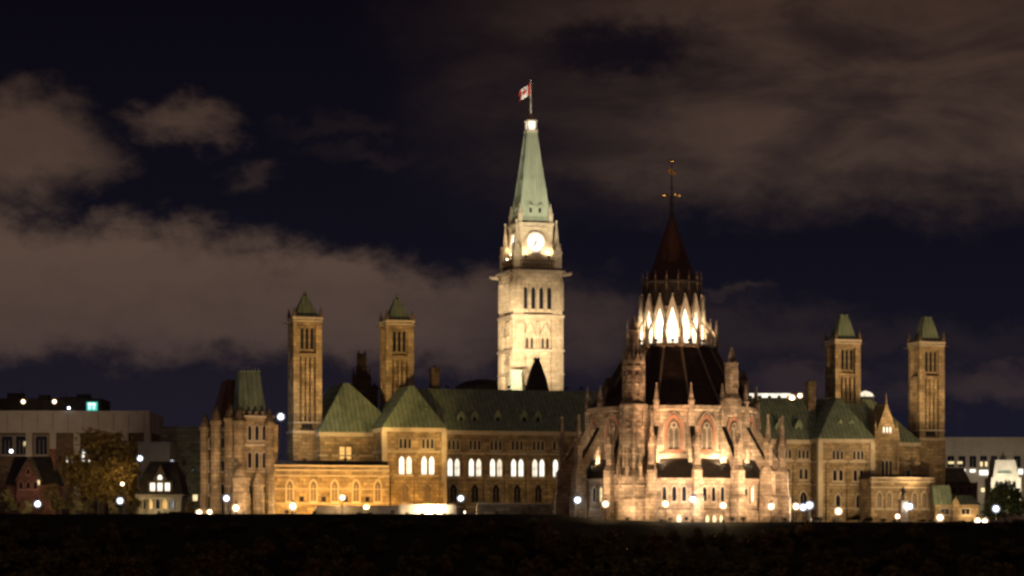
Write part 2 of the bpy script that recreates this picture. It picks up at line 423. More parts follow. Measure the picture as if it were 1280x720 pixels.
# --- centre range, left half and right half
wl.box(UL1-.5, 6, 45, 66, -2, EL-.002); wl.box(6.003, UR0+.5, 45.004, 66, -2, ER)
for z, p, h in ((EL-.9, .35, .9), (13.1, .25, .45), (8.0, .12, .25), (1.7, .3, .4)):
    band(main, UL1+.003, 6, 45-p, 45.2, z, z+h)
for z, p, h in ((ER-.9, .35, .9), (12.1, .25, .45), (7.2, .12, .25), (1.4, .3, .4)):
    band(main, 6.004, UR0-.003, 45-p, 45.2, z, z+h)
rf.hip(UL1-3, 6, 44.4, 66.6, EL, UL1-3, 6, 53.5, 57, RL)
rf.hip(6.01, UR0+3, 44.4, 66.6, ER, 6.01, UR0+3, 53.5, 57, RR)
# --- projecting pavilions with hipped roofs
PF = 40.0
for (a, b, E, Rg) in ((UL0, UL1, EL+.2, RL), (UR0, UR1, ER+.1, RR)):
    wl.box(a, b, PF, 58, -2, E)
    for z, p, h in ((E-.8, .35, .8), (E-5.2, .25, .45), (E-10.2, .12, .25), (1.6, .3, .4)):
        band(main, a-p, b+p, PF-p, 57.5, z, z+h)
    for xx in (a, b):
        MB().cbox(xx, PF, 1.1, 1.1, -2, E-.9).tap(xx, PF, E-.9, E+.4, 1.1, .5).build('corner_pier', TRIM, main)
    c = (a+b)/2 + 1.2
    rf.hip(a-.6, b+.6, PF-.6, 60, E+.01, c-.5, c+.5, 47, 60, Rg+.15)
# --- halls beyond the pavilions
HL0, HL1 = U(400, 50), -46.0
wl.box(HL0, HL1, 50, 78, -2, 17.7)
for z, p, h in ((16.9, .3, .8), (12.6, .2, .35)): band(main, HL0-p, HL1, 50-p, 60, z, z+h)
rf.hip(HL0-.5, HL1+3, 49.4, 78, 17.7, (HL0+HL1)/2-1.0, (HL0+HL1)/2+.2, 57, 70, 28.6)
HR0, HR1 = UR1, U(1149, 50)
wl.box(HR0+.004, HR1, 50, 78, -2, 16.9)
for z, p, h in ((16.1, .3, .8), (12.0, .2, .35)): band(main, HR0, HR1+p, 50-p, 60, z, z+h)
rf.hip(HR0-6, HR1+.5, 49.4, 78, 16.9, HR0-4, HR0+8, 58, 70, 27.0)
wl.build('wall', STONE, main); rf.build('roof', COPPER, main)
def strip(u, v, w, z1, d=.7):
    MB().box(u-w/2, u+w/2, v-d, v, -2, z1*.55).box(u-w/2, u+w/2, v-d*.6, v, z1*.55, z1).tap(u, v-d*.3, z1, z1+.9, w, w*.3, d*.6, d*.2).build('buttress', STONE, main)
for px in (580, 606.5, 633, 659.5, 685.5): strip(U(px, 45), 45, .8, 12.6)
for px in (490, 520, 551): strip(U(px, PF), PF, .8, 12.6)
for px in (972, 993, 1017): strip(U(px, 45), 45, .8, 11.6)
for px in (1034, 1060, 1084): strip(U(px, PF), PF, .8, 11.4)
for px in (412, 446): strip(U(px, 50), 50, .8, 15.5)
for px in (1127, 1141): strip(U(px, 50), 50, .8, 14.5)
# --- lit first floor windows and dark ones above and below
def zrow(px, y, v): return Z(y, U(px, v), v)
for px in (562.3, 571.1, 588.9, 598, 615.4, 624, 641.7, 650.8, 668.2, 677, 694, 703):
    window(main, U(px, 45), 45, 8.5, 1.05, 3.7, TRIM, (LIT_W, LIT_W3, LIT_W, LIT_W2)[int(px*7.3) % 4], t=.16, bars=1, label='tall pointed window lit white')
for px in (501.8, 510.9, 529.8, 539.2):
    window(main, U(px, PF), PF, 8.7, 1.05, 3.7, TRIM, (LIT_W3, LIT_W)[int(px) % 2], t=.16, bars=1, label='tall pointed window lit white')
for px in (566.7, 593.4, 619.7, 646.2, 672.6, 698):
    for k in (-1, 0, 1): window(main, U(px, 45)+k*.95, 45, 14.1, .55, 2.1, TRIM, GLASS, t=.14)
    window(main, U(px, 45), 45, 2.9, 1.5, 3.9, STONE, GLASS, t=.35, bars=1)
for px in (506.3, 534.5):
    for k in (-1, 0, 1): window(main, U(px, PF)+k*.95, PF, 14.1, .55, 2.1, TRIM, GLASS, t=.14)
    window(main, U(px, PF), PF, 2.9, 1.3, 3.7, STONE, LEADED, t=.35, bars=1)
for px in (962, 982, 1004):
    for k in (-1, 0, 1): window(main, U(px, 45)+k*.95, 45, 12.9, .6, 2.0, TRIM, GLASS, t=.14)
    for k in (-.5, .5): window(main, U(px, 45)+k*1.25, 45, 8.3, .8, 2.4, TRIM, GLASS, t=.18)
    window(main, U(px, 45), 45, 2.4, 1.6, 3.2, TRIM, GLASS, t=.3, bars=1)
for px in (1047, 1072.5):
    for k in (-1, 0, 1): window(main, U(px, PF)+k*.95, PF, 12.6, .6, 2.0, TRIM, GLASS, t=.14)
    for k in (-.5, .5): window(main, U(px, PF)+k*1.45, PF, 7.9, .9, 2.5, TRIM, GLASS, t=.2)
    window(main, U(px, PF), PF, 1.9, 1.0, 3.0, TRIM, GLASS, t=.3)
for k in (-.55, .55): window(main, U(431.5, 50)+k*1.3, 50, 12.0, 1.1, 2.6, STONE, LIT_A, t=.14, shape='rect', label='square-headed window lit amber')
for px in (1132, ): 
    for k in (-.5, .5): window(main, U(px, 50)+k*1.3, 50, 8.6, .8, 2.3, TRIM, GLASS, t=.18)
# gabled bay on the right hall
gb = MB(); cg = U(1108, 48); gx = 2.6
gb.box(cg-gx, cg+gx, 48, 52, -2, 17.2)
gb.prism([(cg-gx-.6, 17.2), (cg+gx+.6, 17.2), (cg, 25.6)], 47.8, 54)
for s_ in (-1, 1):
    gb.pinnacle(cg+s_*gx, 48, 6, 18.6, 21.5, .7)
gb.tap(cg, 48.2, 25.0, 27.8, .3, .05)
gb.build('gabled_bay', STONE, main)
for k in (-1, 0, 1): window(main, cg+k*.95, 48, 9.4, .65, 3.4, TRIM, GLASS, t=.14)
for k in (-1, 0, 1): window(main, cg+k*.8, 47.8, 19.0, .42, 1.3, TRIM, LIT_W, t=.12, label='small gable window lit white')
# dormers
def dormer(px, y, v, s=1.0, tall=1.7):
    u = U(px, v); z = Z(y, u, v); d = MB()
    d.box(u-.55*s, u+.55*s, v-.2, v+3, z, z+tall*s*.6)
    d.prism([(u-.75*s, z+tall*s*.6), (u+.75*s, z+tall*s*.6), (u, z+tall*s*1.25)], v-.35, v+3)
    o = d.build('dormer', COPPER, main)  # narrow gabled dormer
    od = OFF[main.name]
    link('pane', MB().prism(lancet(.6*s, 1.0*s), -.05, 0).mesh('pane', GLASS), o, (u, v-.2, z+.08))
for px in (576, 593, 622, 655, 672): dormer(px, 529, 46.7, 1.35)
for px in (517, 532): dormer(px, 527, 43.0, 1.35)
for px in (974, 998): dormer(px, 543, 46.9, 1.6)
for px in (1050, 1064): dormer(px, 543, 42.6, 1.6)
# chimneys and roof turrets
def chimney(px, v, w, z0, ytop, mat):
    u = U(px, v); z1 = Z(ytop, u, v); c = MB()
    c.cbox(u, v, w, w*1.2, z0, z1-1.0); c.cbox(u, v, w*1.25, w*1.5, z1-1.0, z1-.6); c.cbox(u, v, w*1.05, w*1.3, z1-.6, z1)
    for k in (-.3, .3): c.poly([(.22, z1), (.18, z1+.5)], 8, 0, u, v+k*w)
    c.build('chimney', mat, main)
chimney(543, 56, 1.7, 20, 460, STONE_D)
chimney(1013, 52, 1.7, 18, 477, STONE)
chimney(468, 72, 1.3, 16, 482, STONE_D)
def turret(px, v, w0, w1, z0, ytop, mat, crest=True, name='roof_turret'):
    u = U(px, v); z1 = Z(ytop, u, v); c = MB()
    c.cbox(u, v, w0*1.05, w0*1.05, z0-6, z0)
    c.loft([c.rect(z0, u-w0/2, u+w0/2, v-w0/2, v+w0/2), c.rect(z0+(z1-z0)*.45, u-w0*.36, u+w0*.36, v-w0*.36, v+w0*.36), c.rect(z1-.7, u-w1/2, u+w1/2, v-w1/2, v+w1/2)])
    c.cbox(u, v, w1*1.3, w1*1.3, z1-.7, z1-.35)
    if crest:
        for i in (-1, 0, 1): c.tap(u+i*w1*.45, v, z1-.35, z1+.4, .16, .05)
    c.build(name, mat, main)
turret(671, 61, 4.8, 1.0, 26.5, 446, SLATE)
turret(644, 84, 3.4, 2.2, 27.0, 461, COPPER_L, False)
sp = MB(); us, vs_ = U(452, 74), 74
sp.cbox(us, vs_, 5.2, 5.2, 14, 25); sp.tap(us, vs_, 25, 29.5, 5.0, 3.0)
sp.tap(us, vs_, 29.5, 33.2, 3.0, 1.9); sp.cbox(us, vs_, 2.4, 2.4, 33.2, 33.5); sp.tap(us, vs_, 33.5, 36.2, 1.7, .9)
for i in (-1, 1):
    for j in (-1, 1):
        sp.pinnacle(us+i*1.5, vs_+j*1.5, 28.5, 31, 33.4, .6); sp.pinnacle(us+i*.7, vs_+j*.7, 33.5, 35.8, 37.0, .4)
sp.build('roof_turret', STONE_D, main)

# ================================================================== THE FOUR SQUARE TOWERS
def square_tower(label, px, v, ztop, pointed, w=6.15):
    u = U(px, v); t = thing('square_tower', label, 'tower', W(u, v), TH, 'square ventilation towers')
    b = MB(); h = w/2; zc = ztop - 5.6
    b.cbox(0, 0, w-1.9, w-1.9, -2, zc); b.cbox(0, 0, w-.5, w-.5, -2, 17.6)
    for i in (-1, 1):
        for j in (-1, 1):
            b.cbox(i*(h-.65), j*(h-.65), 1.3, 1.3, -2, zc-.9); b.cbox(i*(h-.5), j*(h-.5), 1.3, 1.3, -2, 17.6)
    for a in (0, 90, 180, 270):
        b.at(Matrix.Rotation(R(a), 4, 'Z'))
        for k in (-1, 0, 1): b.box(k*1.0-.27, k*1.0+.27, -h+.2, -h+1.0, 20, zc-7.8)      # tall ribs
        b.box(-h+1.2, h-1.2, -h+.15, -h+1.0, zc-8.6, zc-7.7); b.box(-h+1.2, h-1.2, -h+.15, -h+1.0, zc-1.9, zc-1.0)
    b.at(Matrix.Identity(4))
    b.build('shaft', STONE, t)
    for z, p, hh in ((17.6, .25, .5), (zc-1.0, .1, .3), (zc-.5, .2, .5), (19.7, .05, .3)): MB().cbox(0, 0, w+2*p, w+2*p, z, z+hh).build('cornice', TRIM, t)
    for a in (0, -90):
        M = Matrix.Rotation(R(a), 4, 'Z')
        for k in (-1, 0, 1):
            p = M @ Vector((k*1.05, -h+.94, zc-6.8)); window(t, p.x, p.y, p.z, .68, 4.6, STONE, GLASS, R(a), .16, .25, name='belfry_window')
    p = Vector((0, -h+.94, 0)); window(t, 0, p.y, 18.6, 2.0, 2.4, STONE_D, GLASS, 0, .2, .2, 'rect', 2, 'louvre')
    pn = MB()
    for i in (-1, 1):
        for j in (-1, 1): pn.pinnacle(i*(h-.2), j*(h-.2), zc, zc+.9, zc+2.2, .6)
    pn.build('pinnacle', STONE_D, t)
    gg = MB()
    for i in (-1, 1):
        for j in (-1, 1): gg.tube((i*h, j*h, zc-1.1), (i*(h+.8), j*(h+.8), zc-.95), .13, .08, 5)
    gg.build('gargoyle', STONE_D, t)
    r = MB(); rb = w*.82; rt = 1.9 if not pointed else 1.2
    r.loft([r.rect(zc, -rb/2-.3, rb/2+.3, -rb/2-.3, rb/2+.3), r.rect(zc+.9, -rb/2+.35, rb/2-.35, -rb/2+.35, rb/2-.35), r.rect(ztop-(1.2 if pointed else 0), -rt/2, rt/2, -rt/2, rt/2)])
    if pointed:
        r.tap(0, 0, ztop-1.2, ztop-.9, rt*1.2, rt*1.1); r.tap(0, 0, ztop-.9, ztop-.1, rt*.8, .3); r.sphere((0, 0, ztop), .28, 8, 5)
    else:
        r.tap(0, 0, ztop, ztop+.18, rt*1.12, rt*1.12)
    r.build('roof', COPPER, t)
    return u, v
T1 = square_tower('square stone tower with pointed green cap behind the orange-lit low wing, leftmost of the four', 381, 56, 47.9, True)
T2 = square_tower('square stone tower with pointed green cap just left of the pavilion with four lit windows', 496, 60, 48.0, True)
T3 = square_tower('square stone tower with flat-topped pale cap behind the hipped pavilion right of the library', 1053.5, 60, 46.0, False)
T4 = square_tower('square stone tower with flat-topped pale cap at the far right end of the building', 1158, 56, 45.6, False)

# ================================================================== CLOCK TOWER
ct = thing('clock_tower', 'tall floodlit clock tower with green copper spire rising behind the long roof', 'tower', W(-1.5, 95), TH)
ct.scale = (.965, .965, 1.0)
HW = 6.33
b = MB()
b.cbox(0, 0, 10.9, 10.9, -2, 57.4)
for i in (-1, 1):
    for j in (-1, 1):
        b.cbox(i*(HW-1.45), j*(HW-1.45), 2.9, 2.9, -2, 46.6); b.cbox(i*(HW-1.5), j*(HW-1.5), 2.6, 2.6, 46.6, 57.6)
        b.cbox(i*(HW-.4), j*(HW-2.3), .75, .8, -2, 38.9); b.cbox(i*(HW-2.3), j*(HW-.4), .8, .75, -2, 38.9)
for a in (0, 90, 180, 270):
    b.at(Matrix.Rotation(R(a), 4, 'Z'))
    for k in range(5): b.box(-4.0+k*2.0-.22, -4.0+k*2.0+.22, -6.15, -5.4, 48.0, 54.9)      # piers between the belfry lights
    b.box(-3.6, 3.6, -6.1, -5.4, 54.6, 56.9); b.box(-3.6, 3.6, -6.25, -5.4, 46.2, 47.3)
    for s_ in (-1, 1):
        for z0_, z1_ in ((24, 37.6), (39.8, 45.8), (48.2, 54.6)):
            b.box(s_*4.9-.9, s_*4.9-.55, -HW-.22, -HW+.3, z0_, z1_); b.box(s_*4.9+.55, s_*4.9+.9, -HW-.22, -HW+.3, z0_, z1_)
            b.prism([(s_*4.9-1.0, z1_), (s_*4.9+1.0, z1_), (s_*4.9, z1_+1.3)], -HW-.26, -HW+.3)
    for k in range(9): b.box(-3.2+k*.8-.1, -3.2+k*.8+.1, -6.2, -6.05, 55.0, 56.6)
    for s_ in (-1, 1):
        b.prism([(s_*1.95-1.5, 42.4), (s_*1.95+1.5, 42.4), (s_*1.95, 45.4)], -6.05, -5.4)
    b.box(-.25, .25, -6.1, -5.4, 39.2, 45.5)
    b.box(-3.0, 3.0, -6.0, -5.4, 36.0, 37.0)
    for k in range(4): b.box(-2.5+k*1.5, -1.9+k*1.5, -6.0, -5.4, 34.0, 35.6)
b.at(Matrix.Identity(4))
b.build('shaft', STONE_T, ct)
for z, p, h_ in ((38.6, .28, .5), (46.5, .22, .6), (57.0, .45, .5), (33.2, .2, .4)): MB().cbox(0, 0, 2*(HW+p), 2*(HW+p), z, z+h_).build('cornice', TRIM, ct)
for a in (0, -90):
    M = Matrix.Rotation(R(a), 4, 'Z')
    for k in range(4):
        p = M @ Vector((-3.0+k*2.0, -5.45, 48.5)); window(ct, p.x, p.y, p.z, 1.05, 5.2, STONE_T, GLASS, R(a), .16, .28, name='belfry_window')
    for s_ in (-1, 1):
        for q_ in (-.5, .5):
            p = M @ Vector((s_*1.95+q_*1.15, -5.45, 39.4)); window(ct, p.x, p.y, p.z, .62, 2.5, STONE_T, GLASS, R(a), .14, .2)
# gallery of dark tracery
gl = MB()
for a in (0, 90, 180, 270):
    gl.at(Matrix.Rotation(R(a), 4, 'Z'))
    gl.box(-4.4, 4.4, -6.1, -5.8, 57.5, 57.9); gl.box(-4.4, 4.4, -6.1, -5.8, 59.5, 59.85)
    for k in range(12):
        x = -4.2 + k*.764; gl.box(x-.1, x+.1, -6.05, -5.85, 57.9, 59.5)
    for k in range(11):
        x = -3.82 + k*.764; gl.frame([(x+.3*math.sin(i*1.047), 58.7+.3*math.cos(i*1.047)) for i in range(6)], [(x+.18*math.sin(i*1.047), 58.7+.18*math.cos(i*1.047)) for i in range(6)], -6.03, -5.87)
gl.at(Matrix.Identity(4)); gl.build('balcony', STONE_D, ct)
for i, j in ((-1, -1), (1, -1), (-1, 1), (1, 1)):
    m = MB(); m.tube((i*6.3, j*6.3, 56.4), (i*7.5, j*7.5, 56.6), .42, .34, 6); m.tube((i*7.5, j*7.5, 56.6), (i*8.0, j*8.0, 56.9), .5, .28, 6)
    m.tube((i*6.9, j*6.9, 56.8), (i*6.6, j*6.6, 57.4), .3, .1, 5)
    m.build('gargoyle', TRIM, ct)
    m = MB(); x, y = i*(HW-1.35), j*(HW-1.35)
    m.cbox(x, y, 2.1, 2.1, 57.5, 61.4); m.cbox(x, y, 2.4, 2.4, 61.4, 61.75)
    for k in range(4):
        m.at(Matrix.Translation((x, y, 0)) @ Matrix.Rotation(R(90*k), 4, 'Z')); m.prism([(-1.0, 61.75), (1.0, 61.75), (0, 63.8)], -1.1, -.7)
    m.at(Matrix.Identity(4)); m.tap(x, y, 61.75, 68.6, 1.45, .2); m.tap(x, y, 68.3, 69.2, .2, .46)
    m.build('pinnacle', STONE_T, ct)
cs = MB(); cw = 8.5
cs.cbox(0, 0, cw-.5, cw-.5, 57.4, 68.0)
for i in (-1, 1):
    for j in (-1, 1): cs.cbox(i*(cw/2-.6), j*(cw/2-.6), 1.3, 1.3, 57.4, 68.2)
cs.cbox(0, 0, cw+.2, cw+.2, 67.4, 67.8); cs.cbox(0, 0, cw+.7, cw+.7, 68.0, 68.7)
for a in (0, 90, 180, 270):
    cs.at(Matrix.Rotation(R(a), 4, 'Z'))
    for k in range(7): cs.box(-3.0+k-.12, -3.0+k+.12, -cw/2-.05, -cw/2+.3, 57.6, 60.6)
cs.at(Matrix.Identity(4))
cs.build('clock_stage', STONE_T, ct)
for a in (0, -90, 90, 180):
    M = Matrix.Rotation(R(a), 4, 'Z'); p = M @ Vector((0, -cw/2+.2, 64.0)); n = 28
    circ = lambda r: [(r*math.sin(2*math.pi*i/n), r*math.cos(2*math.pi*i/n)) for i in range(n)]
    o = MB().frame(circ(2.6), circ(2.2), 0, -.4).build('clock_face', TRIM, ct, (p.x, p.y, p.z), rz=R(a))
    MB().prism(circ(2.2), -.08, .02).build('dial', DIAL, o, (0, 0, 0))
    mk = MB()
    for i in range(12):
        mk.at(Matrix.Rotation(R(30*i), 4, 'Y')); mk.box(-.06, .06, -.13, -.1, 1.75, 2.08)
    mk.build('hour_mark', IRON, o, (0, 0, 0))
    for ang, ln, wd in ((212, 1.25, .2), (8, 1.75, .14)):
        h_ = MB().at(Matrix.Rotation(R(ang), 4, 'Y')); h_.prism([(-wd, -.35), (wd, -.35), (wd*.6, ln), (-wd*.6, ln)], -.2, -.16); h_.build('hand', IRON, o, (0, 0, 0))
sp = MB(); rr_ = lambda z, w: sp.rect(z, -w/2, w/2, -w/2, w/2)
sp.loft([rr_(68.7, 8.7), rr_(70.3, 7.5), rr_(76, 5.9), rr_(83, 4.05), rr_(90.2, 2.3)])
for i in (-1, 1):
    for j in (-1, 1):
        sp.loft([[(i*w/2+q*.13, j*w/2+s_*.13, z) for q, s_ in ((-1, -1), (1, -1), (1, 1), (-1, 1))] for z, w in ((70.3, 7.5), (76, 5.9), (83, 4.05), (90.2, 2.3))])
for a in (0, 90, 180, 270):
    sp.at(Matrix.Rotation(R(a), 4, 'Z'))
    for k in range(-3, 4):
        sp.loft([[(k*w*.13-.04, -w/2-.03, z), (k*w*.13+.04, -w/2-.03, z), (k*w*.13+.04, -w/2+.1, z), (k*w*.13-.04, -w/2+.1, z)] for z, w in ((70.3, 7.5), (76, 5.9), (83, 4.05), (90.0, 2.3))])
sp.at(Matrix.Identity(4)); sp.build('spire', COPPER_L, ct)
for a in (0, -90):
    M = Matrix.Rotation(R(a), 4, 'Z')
    for k in (-1, 1):
        d = MB(); d.box(-.45, .45, -.1, 1.6, 0, 1.3); d.prism([(-.65, 1.3), (.65, 1.3), (0, 2.3)], -.2, 1.6)
        p = M @ Vector((k*1.15, -3.72, 70.9)); o = d.build('dormer', COPPER_L, ct, (p.x, p.y, p.z), rz=R(a))
        MB().prism(rectp(.6, 1.1), -.16, -.1).build('pane', GLASS, o, (0, 0, .12))
    d = MB(); d.box(-.35, .35, -.1, 1.0, 0, .8); d.prism([(-.45, .8), (.45, .8), (0, 1.4)], -.15, 1.0)
    p = M @ Vector((0, -2.6, 78.2)); d.build('dormer', COPPER_L, ct, (p.x, p.y, p.z), rz=R(a))
for i in (-1, 1):
    for j in (-1, 1): MB().pinnacle(i*3.85, j*3.85, 67.5, 70.6, 73.0, .95).build('spire_pinnacle', TRIM, ct)
ln = MB(); ln.tap(0, 0, 90.2, 90.7, 2.7, 2.7)
for i in (-1, 1):
    for j in (-1, 1): ln.cbox(i*1.0, j*1.0, .32, .32, 90.7, 92.7)
ln.tap(0, 0, 92.7, 93.0, 2.7, 2.6); ln.tap(0, 0, 93.0, 95.2, 1.4, .3)
ln.build('lantern', TRIM, ct); MB().cbox(0, 0, 1.75, 1.75, 90.7, 92.7).build('beacon', BEACON, ct)
MB().tube((0, 0, 95), (0, 0, 102.2), .16, .08, 8).sphere((0, 0, 102.3), .22, 8, 5).build('flagpole', TRIM, ct)

# flag, flown from the pole
fl = MB(); N, Mh = 24, 10; LEN, HT = 4.4, 2.6
fd = Vector((-.62, .70, -.30)).normalized(); side = Vector((.75, .66, 0))
for s_ in range(N+1):
    t_ = s_/N
    base = fd*LEN*t_ + side*(.22*math.sin(t_*7.0)*t_) + Vector((0, 0, -.28*t_*t_))
    for q in range(Mh+1):
        fl.v.append(tuple(base + Vector((0, 0, HT*q/Mh)) + side*(.08*math.sin(q*.6+t_*5)*t_)))
for s_ in range(N):
    for q in range(Mh):
        a = s_*(Mh+1)+q; fl.f.append((a, a+1, a+Mh+2, a+Mh+1)); fl.mi.append(0 if (s_ < N*.25 or s_ >= N*.75) else 1)
# eleven-pointed leaf printed on the white panel: choose the cells of a fine grid inside its outline
leaf = [(0, 1), (.14, .72), (.32, .8), (.24, .34), (.45, .52), (.5, .4), (.75, .44), (.68, .2), (.78, .12), (.36, -.22), (.42, -.4), (.05, -.34), (.07, -.72)]
leaf = leaf + [(-x, z) for x, z in reversed(leaf[1:])]
fo = fl.build('flag', [CLOTH_R, CLOTH_W], None, W(-1.5, 95, 99.2), True)
tag(fo, 'small red and white flag with a red leaf flying from the clock tower pole', 'flag')
for sgn in (-1, 1):
    lf = MB(); nrm = fd.cross(Vector((0, 0, 1))).normalized()
    for x, z in leaf:
        t_ = .5 + x*.95/LEN; base = fd*LEN*t_ + side*(.22*math.sin(t_*7.0)*t_) + Vector((0, 0, -.28*t_*t_)); qz = HT/2 + z*.95
        lf.v.append(tuple(base + Vector((0, 0, qz)) + side*(.08*math.sin(qz/HT*Mh*.6+t_*5)*t_) + nrm*.05*sgn))
    lf.f.append(tuple(range(len(leaf)))); lf.mi.append(0); lf.build('leaf_emblem', CLOTH_R, fo, (0, 0, 0))

# ================================================================== ROUND LIBRARY
lib = thing('round_library', 'sixteen-sided stone library with flying buttresses, dark tiered roof and glowing lantern', 'library', (OX, OY, -1.8), 0)
LB = (0, 0, 1.8)
PA = [R(9.3 + 22.5*k) for k in range(16)]          # corners
BA = [a - R(11.25) for a in PA]                    # bays
def rot(a, r, z=0): return Matrix.Rotation(a, 4, 'Z') @ Matrix.Translation((0, -r, z))
r0 = PA[0]
m = MB(); m.poly([(20.6, -4), (20.6, .6), (20.2, .9), (20.2, 6.2), (20.7, 6.4), (20.7, 6.75), (20.1, 6.75)], 16, r0)
m.build('aisle_wall', STONE_L, lib, LB)
m = MB(); m.poly([(17, 5), (17, 11.0), (17.25, 11.1), (17.25, 11.6), (17, 11.7), (17, 19.9), (17.5, 20.2), (17.5, 20.95), (16.8, 20.95)], 16, r0)
m.build('drum_wall', STONE_L, lib, LB)
m = MB(); m.poly([(20.65, 6.76), (16.95, 10.7)], 16, r0); m.build('aisle_roof', SLATE, lib, LB)
AP = math.cos(R(11.25))
for k, a in enumerate(BA):
    deg = (math.degrees(a)+180) % 360 - 180
    if abs(deg) > 112: continue
    def lw(x, z, w, h, r, pm, t, fm=TRIM, bars=0, name='window', label=None):
        p = rot(a, r) @ Vector((x, 0, z)); o = window(lib, p.x, p.y, p.z+1.8, w, h, fm, pm, a, t, .25, 'lancet', bars, name, label); return o
    # high arched window with a red and pale arch
    lw(0, 12.4, 2.7, 6.2, 17*AP-.02, LEADED, .5, REDSTONE, 0, 'arched_window')
    p = rot(a, 17*AP) @ Vector((0, 0, 0))
    q = MB().at(rot(a, 17*AP))
    q.frame(lancet(3.9, 7.3, 4, 0, 12.3, .16, 0), lancet(3.9, 7.3, 4, 0, 12.3, 0, 0), 0, -.3)       # pale hood mould
    q.frame(lancet(.95, 4.2, 4, -.55, 12.5, .1, .0), lancet(.95, 4.2, 4, -.55, 12.5, 0, 0), 0, -.22)
    q.frame(lancet(.95, 4.2, 4, .55, 12.5, .1, .0), lancet(.95, 4.2, 4, .55, 12.5, 0, 0), 0, -.22)
    q.frame([(.62*math.sin(i*.785), 17.1+.62*math.cos(i*.785)) for i in range(8)], [(.42*math.sin(i*.785), 17.1+.42*math.cos(i*.785)) for i in range(8)], 0, -.22)
    q.build('tracery', TRIM, lib, LB)
    lit = {'L': deg < -30 and deg > -80, 'R': 40 < deg < 60}
    for i, x in enumerate((-1.9, 0, 1.9)):
        pm = LIT_Y if (lit['L'] and i == 1) or (lit['R'] and i == 2) else GLASS
        lw(x, 2.3, .78, 2.9, 20.2*AP-.02, pm, .2, TRIM, 0, 'window', 'narrow pointed window lit yellow' if pm is LIT_Y else None)
    if abs(deg) < 30:
        for x in ((-1.5, 0, 1.5) if deg > 5 else (.9,)):
            lw(x, -1.9, .8, 1.5, 20.6*AP-.02, LIT_Y, .15, TRIM, 0, 'window', 'basement window lit yellow')
for k, a in enumerate(PA):
    deg = (math.degrees(a)+180) % 360 - 180
    q = MB().at(rot(a, 22.3))
    q.box(-.95, .95, -1.5, 1.4, -4, 3.0); q.loft([q.rect(3.0, -.95, .95, -1.5, 1.4), q.rect(3.7, -.75, .75, -1.15, 1.4)])
    q.box(-.75, .75, -1.15, 1.4, 3.7, 8.2); q.loft([q.rect(8.2, -.75, .75, -1.15, 1.4), q.rect(9.3, -.55, .55, -.55, .55)])
    q.box(-.55, .55, -.55, .55, 9.3, 13.2)
    for j in range(4):
        q.at(rot(a, 22.3) @ Matrix.Rotation(R(90*j), 4, 'Z')); q.prism([(-.75, 13.0), (.75, 13.0), (0, 14.9)], -.78, -.4)
    q.at(rot(a, 22.3)); q.tap(0, 0, 13.2, 19.2, 1.0, .12); q.tap(0, 0, 18.6, 19.3, .18, .42)
    for z in (15, 16.3, 17.5):
        q.tap(0, 0, z, z+.22, .95-.16*(z-14), .7-.14*(z-14))
    q.build('buttress_pier', STONE_L, lib, LB)
    q = MB().at(Matrix.Rotation(a, 4, 'Z'))
    # raking arch from the pier to the drum, hollow below
    top_ = [(-21.7, 10.2), (-17.0, 17.6)]; bot = [(-17.0, 14.2), (-18.3, 12.5), (-19.9, 9.8), (-21.7, 6.8)]
    prof = [(-21.7, 10.2), (-17.0, 17.6)] + bot
    q.loft([[(-.42, y, z) for y, z in prof], [(.42, y, z) for y, z in prof]])
    q.build('flying_buttress', STONE_L, lib, LB)
    q = MB().at(Matrix.Rotation(a, 4, 'Z'))
    q.loft([[(x, y, z) for x, y, z in ((-.52, -21.8, 10.25), (.52, -21.8, 10.25), (.52, -21.8, 10.5), (-.52, -21.8, 10.5))], [(x, y, z) for x, y, z in ((-.52, -17.0, 17.65), (.52, -17.0, 17.65), (.52, -17.0, 18.0), (-.52, -17.0, 18.0))]])
    q.build('coping', SLATE, lib, LB)
    q = MB().at(rot(a, 17.15)); q.box(-.6, .6, -.55, .6, 6, 20.2)
    q.pinnacle(0, 0, 20.2, 21.8, 25.2, .95); q.build('drum_pinnacle', STONE_L, lib, LB)
# lower dome
prof = [(16.75, 20.96), (14.6, 23.9), (12.4, 27.2), (10.3, 30.6), (8.9, 33.0)]
m = MB(); m.poly(prof, 16, r0); m.build('lower_roof', ROOFD, lib, LB)
m = MB()
for a in PA:
    m.at(Matrix.Rotation(a, 4, 'Z'))
    m.loft([[(-.2, -r-.12, z), (.2, -r-.12, z), (.2, -r+.3, z+.1), (-.2, -r+.3, z+.1)] for r, z in prof])
m.build('roof_rib', LEAD, lib, LB)
m = MB(); m.poly([(8.9, 32.9), (9.5, 33.1), (9.5, 33.45), (6.4, 33.5)], 16, r0)
m.build('gallery', STONE_L, lib, LB)
